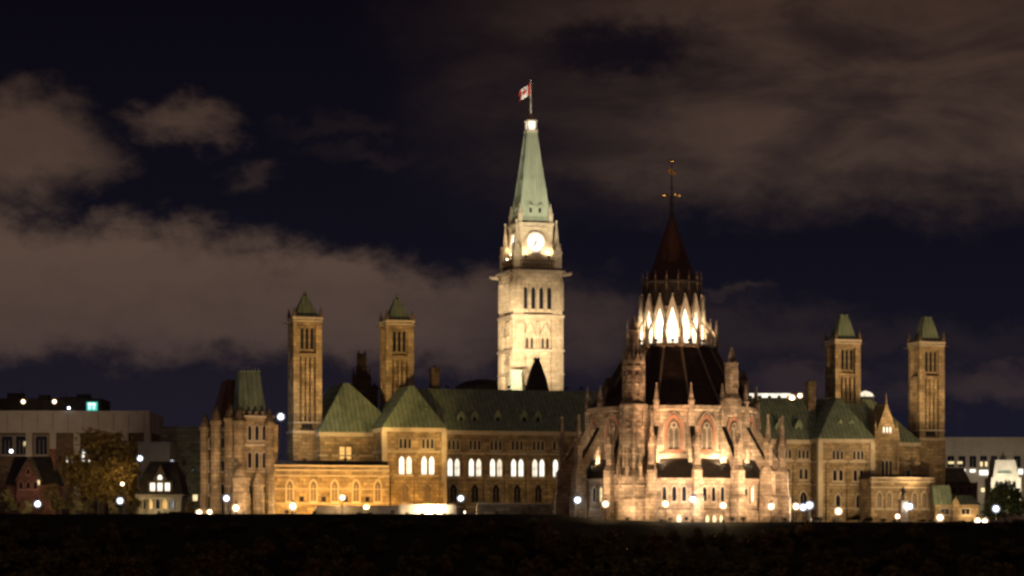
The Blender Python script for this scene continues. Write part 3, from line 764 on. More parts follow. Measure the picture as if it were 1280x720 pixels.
# lantern
m = MB(); m.poly([(6.35, 33), (6.35, 41.2)], 16, r0); m.build('lantern_drum', STONE_L, lib, LB)
for a in BA:
    deg = (math.degrees(a)+180) % 360 - 180
    if abs(deg) > 112: continue
    p = rot(a, 6.35*AP-.02) @ Vector((0, 0, 33.9)); window(lib, p.x, p.y, p.z+1.8, 2.2, 7.3, STONE_L, LIT_LAN, a, .08, .25, 'steep', 1, 'lantern_window')
    q = MB().at(rot(a, 6.35*AP))
    q.frame([(-1.28, 36.6), (1.28, 36.6), (1.28, 39.3), (.07, 43.3), (-.07, 43.3), (-1.28, 39.3)], [(-1.0, 36.6), (1.0, 36.6), (1.0, 37.4), (.03, 41.0), (-.03, 41.0), (-1.0, 37.4)], .1, -.5)
    q.tap(0, -.2, 43.0, 43.7, .12, .3); q.build('gable', TRIM, lib, LB)
for a in PA:
    deg = (math.degrees(a)+180) % 360 - 180
    q = MB().at(rot(a, 6.5)); q.box(-.2, .2, -.45, .3, 33.4, 38.6); q.tap(0, -.1, 38.6, 39.6, .4, .1)
    q.build('lantern_pier', STONE_L, lib, LB)
    q = MB().at(rot(a, 9.1)); q.pinnacle(0, 0, 32.8, 35.6, 38.6, .6)
    q.at(Matrix.Rotation(a, 4, 'Z')); q.loft([[(-.14, -9.0, 35.0), (.14, -9.0, 35.0), (.14, -9.0, 35.5), (-.14, -9.0, 35.5)], [(-.14, -6.6, 38.4), (.14, -6.6, 38.4), (.14, -6.6, 39.0), (-.14, -6.6, 39.0)]])
    q.build('gallery_pinnacle', STONE_L, lib, LB)
m = MB(); m.poly([(6.35, 41.2), (6.2, 43.2), (5.9, 46.0), (6.1, 46.1), (6.1, 46.4), (5.2, 46.5)], 16, r0); m.build('attic_roof', SLATE, lib, LB)
m = MB(); m.poly([(5.3, 46.45), (4.1, 48.9), (3.0, 52.2), (1.65, 56.0), (.35, 59.6)], 16, r0); m.build('upper_roof', BROWN, lib, LB)
m = MB()
for a in PA:
    m.at(rot(a, 5.95)); m.cbox(0, 0, .22, .22, 44.2, 47.0); m.tap(0, 0, 47.0, 48.4, .24, .05); m.sphere((0, 0, 47.2), .24, 6, 4)
m.build('attic_pinnacle', STONE_D, lib, LB)
m = MB(); m.tube((0, 0, 59.3), (0, 0, 70.6), .2, .08, 8)
for k in range(4):
    m.at(Matrix.Rotation(R(90*k+20), 4, 'Z')); m.tube((.2, 0, 63.4), (1.6, 0, 63.9), .09, .07, 5); m.tube((.2, 0, 61.2), (.9, 0, 63.5), .07, .06, 5)
    m.tube((.1, 0, 65.0), (.7, 0, 65.3), .07, .05, 5); m.tube((.55, 0, 59.3), (.25, 0, 62.0), .1, .06, 5)
m.at(Matrix.Identity(4)); o = m.build('finial', IRON, lib, LB)
m = MB(); m.sphere((0, 0, 70.8), .38, 8, 6)
for k in range(4):
    p = Matrix.Rotation(R(90*k+20), 4, 'Z') @ Vector((1.65, 0, 63.9)); m.sphere(tuple(p), .3, 6, 5)
m.prism([(-.1, 68.0), (.75, 68.0), (1.0, 68.5), (.45, 68.5), (.2, 69.1), (-.3, 69.4), (-.8, 68.6)], -.06, .06)
m.build('weathervane', GILT, lib, LB)
# stair turret at the front left, chimney turret at the right
ta = R(-24.5); q = MB().at(rot(ta, 20.4))
q.poly([(4.0, -4), (4.0, 2.6), (3.6, 3.2), (3.6, 7.0), (2.75, 8.6), (2.6, 8.8), (2.55, 20.2), (2.75, 20.5), (2.75, 21.0), (2.1, 21.4), (1.9, 27.6), (2.1, 27.9), (2.1, 28.4), (1.5, 28.8), (1.2, 31.5), (.85, 35.0), (.95, 35.3), (.7, 35.6), (.3, 38.0)], 8, R(22.5))
for k in range(8):
    q.at(rot(ta, 20.4) @ Matrix.Rotation(R(45*k), 4, 'Z'))
    q.prism([(-.75, 28.9), (.75, 28.9), (0, 31.0)], -2.1, -1.4)
    q.frame(lancet(.8, 4.0, 4, 0, 22.6, .16, .0), lancet(.8, 4.0, 4, 0, 22.6, 0, 0), -1.6, -2.1)
    q.frame(lancet(.9, 5.2, 4, 0, 12.2, .16, .0), lancet(.9, 5.2, 4, 0, 12.2, 0, 0), -2.1, -2.56)
    q.pinnacle(0.0, -3.15, 6.6, 9.0, 12.0, .6)
for k in range(8):
    q.at(rot(ta, 20.4) @ Matrix.Rotation(R(45*k+22.5), 4, 'Z'))
    q.box(-.28, .28, -4.15, -3.4, -4, 2.9); q.box(-.24, .24, -3.75, -3.0, 3, 7.4); q.box(-.2, .2, -2.8, -2.2, 8.6, 20.4)
    q.box(-.15, .15, -2.2, -1.7, 21.2, 28.0); q.pinnacle(0, -2.05, 27.9, 29.6, 32.2, .34)
q.at(rot(ta, 20.4))
for r_, z in ((3.8, 5.2), (2.75, 11.4), (2.75, 16.2), (2.1, 24.8)): q.poly([(r_-.2, z-.3), (r_, z), (r_, z+.25), (r_-.2, z+.4)], 8, R(22.5))
q.build('stair_turret', STONE_L, lib, LB)
qa = R(37); q = MB().at(rot(qa, 18.0))
q.box(-1.45, 1.45, -1.2, 1.2, 19, 22.3); q.tap(0, 0, 22.3, 23.2, 2.9, 1.8, 2.4, 1.8); q.box(-.9, .9, -.85, .85, 23.2, 29.2)
q.box(-.98, .98, -.93, .93, 29.0, 29.4); q.tap(0, 0, 29.4, 32.4, 1.5, .25, 1.4, .25)
for x in (-.5, .5): q.frame(lancet(.6, 3.6, 4, x, 24.5, .12, .0), lancet(.6, 3.6, 4, x, 24.5, 0, 0), -.8, -1.0)
q.build('chimney_turret', STONE_L, lib, LB)
for deg, r_, zt in ((68, 15.0, 28.2), (-60, 15.0, 26.8)):
    q = MB().at(rot(R(deg), r_)); q.box(-.9, .9, -.9, .9, 19, zt-1.8); q.tap(0, 0, zt-1.8, zt, 1.5, .7)
    q.build('chimney', ROOFD, lib, LB)

# ================================================================== LOW WINGS IN FRONT
LW = 33.0
lw1 = thing('low_wing', 'low flat-roofed stone wing lit deep orange on the left, with five arched windows', 'building', W(-60, LW), TH, off=(-60, LW))
a, b_ = U(329, LW), U(486, LW)
m = MB(); m.box(a, b_, LW, 50, -2, 9.9); m.loft([[(a, LW, -2), (a, 50, -2), (a-3.4, 50, -2), (a-3.4, LW+3.6, -2)], [(a, LW, 9.2), (a, 50, 9.2), (a-3.4, 50, 9.2), (a-3.4, LW+3.6, 9.2)]])
m.build('wall', STONE, lw1)
m = MB()
for z, p, h in ((9.0, .3, .35), (7.9, .2, .3), (5.2, .1, .2), (2.2, .12, .25)): band(lw1, a, b_, LW-p, LW+.1, z, z+h)
band(lw1, a, b_, LW-.1, LW+.5, 9.9, 10.25, None, 'coping')
m = MB(); m.hip(a+.3, b_+.4, LW+1.2, 50, 9.95, a+.8, b_+.4, LW+3, 50, 11.2); m.build('roof', SLATE, lw1)
for px in (362, 391.5, 418, 445, 472): window(lw1, U(px, LW), LW, 2.8, 1.2, 4.2, TRIM, LEADED, t=.3, bars=1)
for px in (377, 404.5, 431.5, 459): window(lw1, U(px, LW), LW, 2.7, .9, 1.0, STONE, GLASS, t=.12, shape='rect')
for px in (420, 432, 444):
    u = U(px, LW+4); z = Z(581.5, u, LW+4)
    MB().hip(u-.75, u+.75, LW+3.6, LW+4.8, z-.5, u-.6, u+.6, LW+3.9, LW+4.6, z+.45).build('skylight', LIT_W, lw1)
lw2 = thing('low_wing', 'low stone wing on the right behind the bronze statue, below the flat-capped tower', 'building', W(75, LW), TH, off=(75, LW))
a, b_ = U(1089.5, LW), U(1167, LW)
m = MB(); m.box(a, b_, LW, 50, -3, 8.2); m.build('wall', STONE, lw2)
m = MB()
for z, p, h in ((7.4, .28, .35), (6.2, .18, .3), (1.4, .15, .3)): band(lw2, a-p, b_+p, LW-p, LW+.1, z, z+h)
band(lw2, a, b_, LW-.1, LW+.5, 8.2, 8.6, None, 'coping')
m = MB(); m.hip(a-.2, b_-.3, LW+1.2, 50, 8.22, a, b_-.8, LW+3, 50, 9.2); m.build('roof', SLATE, lw2)
for px in (1099, 1111, 1127, 1143, 1155): window(lw2, U(px, LW), LW, 1.9, 1.0, 3.4, TRIM, LEADED, t=.26, bars=1)

# ================================================================== CORNER PAVILION AT THE LEFT END
CV = 27.0
cp = thing('corner_pavilion', 'dim red-brown stone pavilion with turrets and a green mansard roof at the left end', 'building', W(-88, CV), TH, off=(-88, CV))
a, b_ = U(300, CV), U(341, CV)
zt = Z(519, a, CV)
m = MB(); m.box(a, b_, CV, 45, -2, zt)
a2 = U(268, 33.0); m.box(a2, a+.02, 32, 46, -2, zt-2.2)
m.box(b_-.02, b_+2.6, CV+8, 45, -2, zt-1.5)
crenel(m, a, b_, CV+.1, CV+.5, zt+.01, .8, .6)
m.build('wall', STONE, cp)
m = MB()
for z, p, h in ((zt-.5, .3, .5), (zt-6.2, .3, .5), (zt-11.5, .25, .4), (2, .25, .4)): band(cp, a-p, b_+p, CV-p, 44, z, z+h)
for z in (zt-3, zt-8.6): band(cp, a2-.2, a-.3, 31.7, 44, z, z+.4)
zr = Z(465, a, CV+5)
m = MB(); m.hip(a-.4, b_-1.2, CV+.7, CV+11, zt, a+.8, b_-1.9, CV+4, CV+8, zr); m.hip(a+.7, b_-1.8, CV+3.9, CV+8.1, zr, a+.7, b_-1.8, CV+3.9, CV+8.1, zr+.25)
for k in range(6): m.tap(a+1.0+k*(b_-a-3.2)/5, CV+4, zr+.25, zr+.9, .14, .04)
m.build('roof', COPPER, cp)
m = MB(); m.hip(a2+.6, a+1.8, 33.5, 45, zt-2.2, a2+3.3, a+1.0, 37, 43, Z(474, a2, 36)); m.build('roof', BROWN, cp)
def oct_turret(px, v, r, ytop, mat=STONE, cap=STONE_D):
    u = U(px, v); z = Z(ytop, u, v); q = MB()
    q.poly([(r*1.15, -2), (r*1.15, 4), (r, 4.5), (r, z-3.6), (r*1.2, z-3.4), (r*1.2, z-2.9), (r*.95, z-2.8)], 8, R(22.5), u, v)
    for zz in (9, 13.5):
        if zz < z - 4.5: q.poly([(r*1.1, zz), (r*1.1, zz+.4)], 8, R(22.5), u, v)
    q.build('turret', mat, cp)
    q = MB(); q.poly([(r*1.05, z-2.8), (r*.5, z-1.0), (.05, z)], 8, R(22.5), u, v); q.build('turret_cap', cap, cp)
oct_turret(257, 34, 1.1, 516); oct_turret(270, 31, 1.1, 508); oct_turret(288, 28.5, 1.25, 505); oct_turret(299, 26.8, 1.2, 508); oct_turret(337, 26.9, 1.0, 510)
oct_turret(301, 23.5, 1.7, 579, STONE, STONE); oct_turret(323, 25, 1.1, 586, STONE, STONE)
for px, in ((312,), (321,), (330,)):
    window(cp, U(px, CV), CV, zt-5.0, .75, 3.0, TRIM, GLASS, t=.18); window(cp, U(px, CV), CV, zt-10.6, .75, 3.2, TRIM, GLASS, t=.18)
    window(cp, U(px, CV), CV, 3.2, .75, 2.6, TRIM, GLASS, t=.18)
for px in (263.5, 278): 
    for z in (4, 8.8, zt-6.5): window(cp, U(px, 32), 32, z, .7, 2.2, TRIM, GLASS, t=.18)

# ================================================================== TERRACE WALLS, STATUE
def terrace(px0, px1, v, ytop, label, mat=TRIM):
    a, b_ = U(px0, v), U(px1, v); um = (a+b_)/2
    t = thing('terrace_wall', label, 'wall', W(um, v), TH, off=(um, v)); z = Z(ytop, um, v)
    MB().box(a, b_, v, v+.6, -2.4, z-.25).build('wall', mat, t)
    MB().box(a-.1, b_+.1, v-.12, v+.72, z-.25, z).build('coping', TRIM, t)
    m = MB(); n = int((b_-a)/4)
    for k in range(n+1): m.box(a+(b_-a)*k/n-.35, a+(b_-a)*k/n+.35, v-.16, v+.4, -2.4, z-.26)
    m.build('pier', mat, t)
    return a, b_, z
terrace(396, 499, 22.0, 632, 'low pale terrace wall in front of the orange-lit wing')
terrace(500, 568, 23.0, 630.5, 'glaring overlit stretch of terrace wall below the pavilion with four lit windows')
terrace(598, 690, 25.0, 629, 'dim low terrace wall below the row of lit windows', STONE)
terrace(692, 764, 10.0, 638.5, 'low pinkish terrace wall running up to the library from the left', STONE_L)
# bronze statue on a pedestal
Ys = 555.0; sx = xat(1129, Ys)
st = thing('statue', 'dark bronze standing statue on a stone pedestal in front of the right low wing', 'statue', (sx, Ys, ground(sx, Ys)), R(10))
zp = zat(625, Ys) - ground(sx, Ys)
MB().cbox(0, 0, 2.2, 2.2, -.3, .5).tap(0, 0, .5, zp-.3, 1.6, 1.3).cbox(0, 0, 1.7, 1.7, zp-.3, zp).build('pedestal', STONE_D, st)
fm = bpy.data.meshes.new('figure')
pts = [(0, 0, 1.28), (0, .02, 1.65), (0, 0, 2.0), (0, -.02, 2.16), (0, -.04, 2.42), (.24, 0, 1.98), (.36, .02, 1.55), (.30, -.2, 1.25), (-.24, 0, 1.98), (-.38, -.05, 1.62), (-.25, -.3, 1.75), (.14, 0, 1.15), (.17, -.06, .62), (.17, .02, .08), (.18, -.18, .04), (-.14, 0, 1.15), (-.15, .03, .62), (-.16, .06, .08), (-.17, -.14, .04)]
ed = [(0, 1), (1, 2), (2, 3), (3, 4), (2, 5), (5, 6), (6, 7), (2, 8), (8, 9), (9, 10), (0, 11), (11, 12), (12, 13), (13, 14), (0, 15), (15, 16), (16, 17), (17, 18)]
fm.from_pydata(pts, ed, []); fm.materials.append(IRON)
fo_ = link('figure', fm, st, (0, 0, zp)); fo_.scale = (1.12, 1.12, 1.12)
md = fo_.modifiers.new('skin', 'SKIN'); fo_.modifiers.new('smooth', 'SUBSURF').levels = 1
sk = fm.skin_vertices[0].data
for i, r_ in enumerate((.24, .25, .24, .1, .17, .13, .09, .07, .13, .09, .07, .16, .12, .09, .08, .16, .12, .09, .08)): sk[i].radius = (r_, r_)
sk[0].use_root = True

# ================================================================== BUILDINGS BEHIND, LEFT
def plain_block(t, x0, x1, y0, y1, z0, z1, mat, name='wall'): return MB().box(x0, x1, y0, y1, z0, z1).build(name, mat, t, (0, 0, 0))
Y1 = 760.0
pb = thing('office_building', 'wide pale flat-roofed building behind the autumn tree at the far left', 'building', (xat(60, Y1), Y1, 0))
x0, x1 = xat(-60, Y1)-pb.location.x, xat(187, Y1)-pb.location.x
zt = zat(514.5, Y1)
plain_block(pb, x0, x1, 1.2, 30, -3, zt-5.8, STONE_D)  # dark stone paints in the shade below the parapet and behind the tree
m = MB().box(x0, x1, 0, 30.5, zt-5.8, zt); m.box(x0, x1, -.15, .3, zt-.5, zt+.25); m.box(x0, x1, -.1, .2, zt-5.9, zt-5.4)
m.build('parapet', CONC, pb, (0, 0, 0))
m = MB()
for px in (-20, 36, 66, 96, 126, 156, 184): x = xat(px, Y1)-pb.location.x; m.box(x-.9, x+.9, .2, 1.5, -3, zt-5.8)
m.build('pilaster', CONC, pb, (0, 0, 0))
m = MB()
for px in range(-48, 187, 19): x = xat(px, Y1)-pb.location.x; m.box(x-.06, x+.06, -.06, .02, zt-5.3, zt-.55)
m.box(x0, x1, 1.05, 1.25, zt-13.5, zt-12.9); m.box(x0, x1, 1.05, 1.25, zt-20.5, zt-19.9); m.build('joint', STONE_D, pb, (0, 0, 0))
for i, px in enumerate((-12, 8, 26, 51)):
    window(pb, xat(px, Y1)-pb.location.x, 1.2, zt-12, 3.4 if i > 2 else 3.2, 5.2, CONC, GLASS, t=.2, d=.25, shape='rect', bars=2)
for px, y in ((84, 575), (91, 575), (103, 571), (103, 576), (110, 576), (148, 575), (163, 577), (104, 565), (167, 578), (30, 555)):
    window(pb, xat(px, Y1)-pb.location.x, 1.2, zat(y, Y1)-.5, .75, 1.2, CONC, LIT_W if px != 30 else LIT_Y, t=.12, d=.15, shape='rect', label='small window lit white' if px != 30 else 'small window lit yellow')
pent = MB().box(x0, xat(122, Y1)-pb.location.x, 6, 24, zt, zat(496.5, Y1)); pent.box(xat(70, Y1)-pb.location.x, xat(95, Y1)-pb.location.x, 7, 20, zat(496.5, Y1), zat(494.5, Y1))
for px, w, h in ((12, 2.2, 1.6), (48, 1.4, 1.1), (98, 1.8, 1.3)): x = xat(px, Y1)-pb.location.x; pent.box(x-w, x+w, 8, 12, zat(496.5, Y1)-.01, zat(496.5, Y1)+h)
for px in (20, 76, 90): x = xat(px, Y1)-pb.location.x; pent.cbox(x, 9, .14, .14, zat(496.5, Y1), zat(496.5, Y1)+2.6)
pent.build('penthouse', SLATE, pb, (0, 0, 0))
sg = thing('roof_sign', 'small glowing cyan sign on the roof edge of the pale building', 'sign', (xat(114, Y1), Y1+1.5, zt+.25))
MB().box(-1.5, 1.5, 0, .3, .1, 2.5).build('panel', CYAN, sg, (0, 0, 0)); MB().box(-1.0, -.35, -.05, 0, .5, 2.1).box(.2, .85, -.05, 0, .5, 2.1).box(-1.0, .85, -.05, 0, 1.7, 2.2).build('mark', SIGNW, sg, (0, 0, 0))
MB().box(-1.4, -1.2, .1, .25, -.2, .1).box(1.2, 1.4, .1, .25, -.2, .1).build('bracket', POLE, sg, (0, 0, 0))
Y2 = 705.0
tb = thing('grey_building', 'plain dim grey block between the mansard house and the left stone pavilion', 'building', (xat(226, Y2), Y2, 0))
plain_block(tb, -5.4, 6.5, 0, 20, -3, zat(534.5, Y2), GREYB)
MB().box(-5.6, 6.7, -.15, 20.2, zat(534.5, Y2), zat(533, Y2)).build('parapet', GREYB, tb, (0, 0, 0))
for px, y in ((221, 584), (230, 582), (221, 600), (231, 598), (241, 590)):
    window(tb, xat(px, Y2)-tb.location.x, 0, zat(y, Y2), .8, 1.2, GREYB, GLASS, t=.12, d=.15, shape='rect')
window(tb, xat(244, Y2)-tb.location.x, 0, zat(626, Y2), 1.2, 1.6, GREYB, LIT_Y, t=.12, d=.15, shape='rect', label='small window lit yellow')
Y3 = 690.0
bb = thing('beige_building', 'small beige flat block just above the mansard house roof', 'building', (xat(193, Y3), Y3, 0))
plain_block(bb, xat(172, Y3)-bb.location.x, xat(212, Y3)-bb.location.x, 0, 14, -3, zat(554, Y3), CONC)
MB().box(xat(171, Y3)-bb.location.x, xat(213, Y3)-bb.location.x, -.2, 14.2, zat(554, Y3), zat(552.5, Y3)).build('parapet', CONC, bb, (0, 0, 0))
# house with dark mansard and lit windows
Y4 = 610.0
mh = thing('mansard_house', 'small house with a steep dark mansard roof and four lit dormer windows', 'house', (xat(198, Y4), Y4, 0))
fx = lambda px: xat(px, Y4) - mh.location.x
ze, zr = zat(618, Y4), zat(576, Y4)
plain_block(mh, fx(173), fx(227), 0, 12, -2, ze, TRIM)
MB().loft([[(fx(171), -.5, ze), (fx(229), -.5, ze), (fx(229), 12.5, ze), (fx(171), 12.5, ze)], [(fx(177), 1.2, zat(592, Y4)), (fx(223), 1.2, zat(592, Y4)), (fx(223), 11, zat(592, Y4)), (fx(177), 11, zat(592, Y4))], [(fx(186), 3, zr), (fx(214), 3, zr), (fx(214), 9, zr), (fx(186), 9, zr)]]).build('roof', SLATE, mh, (0, 0, 0))
MB().box(fx(170), fx(230), -.7, 12.7, ze-.35, ze).build('cornice', TRIM, mh, (0, 0, 0))
d = MB(); d.box(fx(185), fx(216), -.3, 5, ze+.01, zat(602, Y4)+.1); d.prism([(fx(191), zat(602, Y4)+.1), (fx(210), zat(602, Y4)+.1), (fx(200.5), zat(581, Y4))], -.3, 6); d.build('dormer', STONE_D, mh, (0, 0, 0))
for px in (191, 200.2, 209.5): window(mh, fx(px), -.3, zat(613.5, Y4), 1.05, 1.75, TRIM, LIT_W, t=.1, d=.12, shape='rect', bars=1, label='dormer window lit white')
window(mh, fx(200.2), -.3, zat(600, Y4)+.1, 1.0, 1.05, TRIM, LIT_W, t=.1, d=.12, label='gable window lit white')
for px in (179, 188, 197, 206, 215): window(mh, fx(px), 0, zat(636, Y4), 1.0, 2.2, TRIM, LIT_A if px in (188, 206) else GLASS, t=.16, d=.2)
m = MB()
for k in range(8): x = fx(172)+k*(fx(227)-fx(172))/7; m.cbox(x, -2.0, .28, .28, -1, zat(624, Y4))
m.box(fx(171), fx(229), -2.3, -.1, zat(624, Y4), zat(621, Y4)); m.build('porch', TRIM, mh, (0, 0, 0))
# dark gabled house at the far left
Y5 = 600.0
gh = thing('gabled_house', 'dark steep-roofed brick house with a pinkish lit gable at the far left', 'house', (xat(30, Y5), Y5, 0))
fx = lambda px: xat(px, Y5) - gh.location.x
plain_block(gh, fx(8), fx(66), 1, 12, -2, zat(606, Y5), BRICK)
MB().hip(fx(5), fx(69), .4, 12.5, zat(606, Y5), fx(13), fx(59), 5, 8, zat(570, Y5)).build('roof', SLATE, gh, (0, 0, 0))
m = MB().box(fx(21), fx(51), -.6, 4, -2, zat(600, Y5)); m.prism([(fx(21), zat(600, Y5)), (fx(51), zat(600, Y5)), (fx(36), zat(574, Y5))], -.6, 6); m.build('gable', BRICK, gh, (0, 0, 0))
MB().prism([(fx(19), zat(601, Y5)), (fx(21.5), zat(601, Y5)), (fx(36), zat(575, Y5)), (fx(36), zat(571, Y5))], -.9, 6).prism([(fx(53), zat(601, Y5)), (fx(50.5), zat(601, Y5)), (fx(36.01), zat(575, Y5)), (fx(36.01), zat(571, Y5))], -.9, 6).build('bargeboard', STONE_D, gh, (0, 0, 0))
for px in (27, 36, 45): window(gh, fx(px), -.6, zat(611, Y5), .8, 1.6, REDSTONE, GLASS, t=.2, d=.2)
window(gh, fx(36), -.6, zat(593, Y5), .7, 1.3, REDSTONE, GLASS, t=.2, d=.2)
window(gh, fx(49), -.61, zat(606, Y5), .45, 1.0, TRIM, LIT_Y, t=.1, d=.1, shape='rect', label='small window lit yellow')
m = MB().cbox(fx(60), 6, 1.4, 1.2, zat(590, Y5), zat(562, Y5)); m.cbox(fx(60), 6, 1.7, 1.5, zat(562, Y5), zat(560, Y5)); m.build('chimney', BRICK, gh, (0, 0, 0))

# ================================================================== BUILDINGS BEHIND, RIGHT AND CENTRE
Y6 = 800.0
ob = thing('office_building', 'pale office block with a blank upper wall and dark windows at the far right', 'building', (xat(1240, Y6), Y6, 0))
fx = lambda px: xat(px, Y6) - ob.location.x
plain_block(ob, fx(1150), fx(1330), .8, 30, -3, zat(569, Y6), CONC)
m = MB().box(fx(1150), fx(1330), 0, 30.5, zat(569, Y6), zat(547.5, Y6)); m.box(fx(1150), fx(1330), -.2, .2, zat(548.5, Y6), zat(546.5, Y6))
for px in range(1160, 1330, 11): m.box(fx(px)-.12, fx(px)+.12, -.12, .05, zat(568, Y6), zat(549, Y6))
m.build('parapet', CONC, ob, (0, 0, 0))
for i, px in enumerate((1189, 1203, 1216.5, 1230, 1243, 1272, 1286)):
    window(ob, fx(px), .8, zat(584, Y6), 2.0, 3.3, CONC, GLASS, t=.2, d=.3, shape='rect', bars=1)
for px, y, w, h, l in ((1189, 579.5, 1.7, .6, LIT_Y), (1200, 579.5, 1.5, .6, LIT_Y), (1227, 583, .7, 1.4, LIT_Y), (1233, 583, .7, 1.4, LIT_Y), (1216, 590.5, 1.7, .9, LIT_W), (1230, 594, 2.6, 1.5, LIT_W), (1204, 594, 1.5, 1.8, LIT_W), (1241, 592, 1.1, 1.2, LIT_W), (1229, 615, 1.2, 1.2, LIT_Y), (1276, 593, 1.4, 1.6, LIT_W)):
    window(ob, fx(px), .4, zat(y, Y6), w, h, CONC, l, t=.1, d=.12, shape='rect', label='small lit office window')
Y7 = 720.0
wg = thing('floodlit_building', 'white floodlit building with steep pale green roof behind the dark round tree', 'building', (xat(1257, Y7), Y7, 0))
fx = lambda px: xat(px, Y7) - wg.location.x
plain_block(wg, fx(1239), fx(1276), 0, 10, -3, zat(597, Y7), TRIM)
m = MB().prism([(fx(1241), zat(597, Y7)), (fx(1273), zat(597, Y7)), (fx(1269), zat(575, Y7)), (fx(1244), zat(575, Y7))], -.3, 8); m.build('gable', TRIM, wg, (0, 0, 0))
MB().loft([[(fx(1247), -.7, zat(592, Y7)), (fx(1264), -.7, zat(592, Y7)), (fx(1264), 6, zat(592, Y7)), (fx(1247), 6, zat(592, Y7))], [(fx(1253.5), 1.5, zat(569, Y7)), (fx(1257.5), 1.5, zat(569, Y7)), (fx(1257.5), 3, zat(569, Y7)), (fx(1253.5), 3, zat(569, Y7))]]).tap((fx(1255.5)), 2.2, zat(569, Y7), zat(563, Y7), .5, .08).build('roof', COPPER_L, wg, (0, 0, 0))
for px in (1246, 1257, 1268): window(wg, fx(px), 0, zat(610, Y7), .9, 1.9, TRIM, GLASS, t=.15, d=.2)
# small green-roofed lodge
Y8 = 590.0
lo = thing('lodge', 'small lodge with a green copper roof right of the low stone wing', 'house', (xat(1196, Y8), Y8, -1.8))
fx = lambda px: xat(px, Y8) - lo.location.x
fz = lambda y: zat(y, Y8) + 1.8
plain_block(lo, fx(1169), fx(1224), 0, 9, -2, fz(631), STONE)
m = MB().hip(fx(1167), fx(1192), -.5, 9, fz(631), fx(1168), fx(1190), 3.5, 5.5, fz(606)); m.hip(fx(1192.1), fx(1226), -.5, 9, fz(631), fx(1196), fx(1218), 3.5, 5.5, fz(619)); m.build('roof', COPPER, lo, (0, 0, 0))
m = MB().box(fx(1190), fx(1198), -.7, 2, -2, fz(629)); m.prism([(fx(1189), fz(629)), (fx(1199), fz(629)), (fx(1194), fz(621))], -.8, 4); m.build('gable', STONE, lo, (0, 0, 0))
for px in (1181, 1207): window(lo, fx(px), 0, fz(643), 1.8, 1.2, TRIM, GLASS, t=.2, d=.2, shape='rect', bars=1)
Y9 = 640.0
gr = thing('grey_roofed_house', 'dim house with grey hipped roof behind the green-roofed lodge', 'house', (xat(1203, Y9), Y9, -1))
fx = lambda px: xat(px, Y9) - gr.location.x
plain_block(gr, fx(1185), fx(1222), 0, 10, -2, zat(603, Y9)+1, STONE_D)
MB().hip(fx(1183), fx(1213), -.5, 10, zat(603, Y9)+1, fx(1186), fx(1208), 4, 6, zat(584, Y9)+1).build('roof', GREYB, gr, (0, 0, 0))
for px in (1192, 1202, 1212): window(gr, fx(px), 0, zat(617, Y9)+1, .8, 1.4, STONE_D, GLASS, t=.15, d=.15, shape='rect')
# roofs glimpsed over the long ridge
Y10 = 800.0
fb = thing('office_block', 'distant block with a bright white roof line showing over the ridge right of the library', 'building', (xat(972, Y10), Y10, 0))
fx = lambda px: xat(px, Y10) - fb.location.x
plain_block(fb, fx(935), fx(1012), 0, 20, -3, zat(497, Y10), CONC)
MB().box(fx(935), fx(990), -.2, 20, zat(494.2, Y10), zat(491.8, Y10)).build('glowing_roof_strip', LIT_W3, fb, (0, 0, 0))  # glow put into the strip stands in for light on the roof
m = MB()
for k in range(6): x = fx(938+k*12); m.box(x-.5, x+.5, -.15, .4, zat(497, Y10), zat(494.5, Y10))
m.build('post', SLATE, fb, (0, 0, 0))
dm = thing('roof_dome', 'shallow white-glowing roof glimpsed between the right pavilion tower and the gabled bay', 'building', (xat(1082, Y10), Y10, 0))
m = MB().poly([(2.6, -3), (2.6, zat(496, Y10))], 12); m.build('wall', CONC, dm, (0, 0, 0))
MB().poly([(2.5, zat(496, Y10)), (2.1, zat(492.5, Y10)), (1.2, zat(490, Y10)), (.1, zat(488.5, Y10))], 12).build('roof', LIT_W2, dm, (0, 0, 0))  # roof glows by itself in place of the light falling on it
kd = thing('dark_dome', 'low dark domed roof just visible over the ridge left of the clock tower', 'building', (xat(603, Y10), Y10, 0))
MB().poly([(9.0, -3), (9.0, zat(490, Y10))], 20).build('wall', SLATE, kd, (0, 0, 0))
MB().poly([(9.0, zat(490, Y10)), (7.5, zat(482, Y10)), (5, zat(477, Y10)), (2, zat(474.5, Y10)), (.1, zat(474, Y10))], 20).build('roof', SLATE, kd, (0, 0, 0), True)

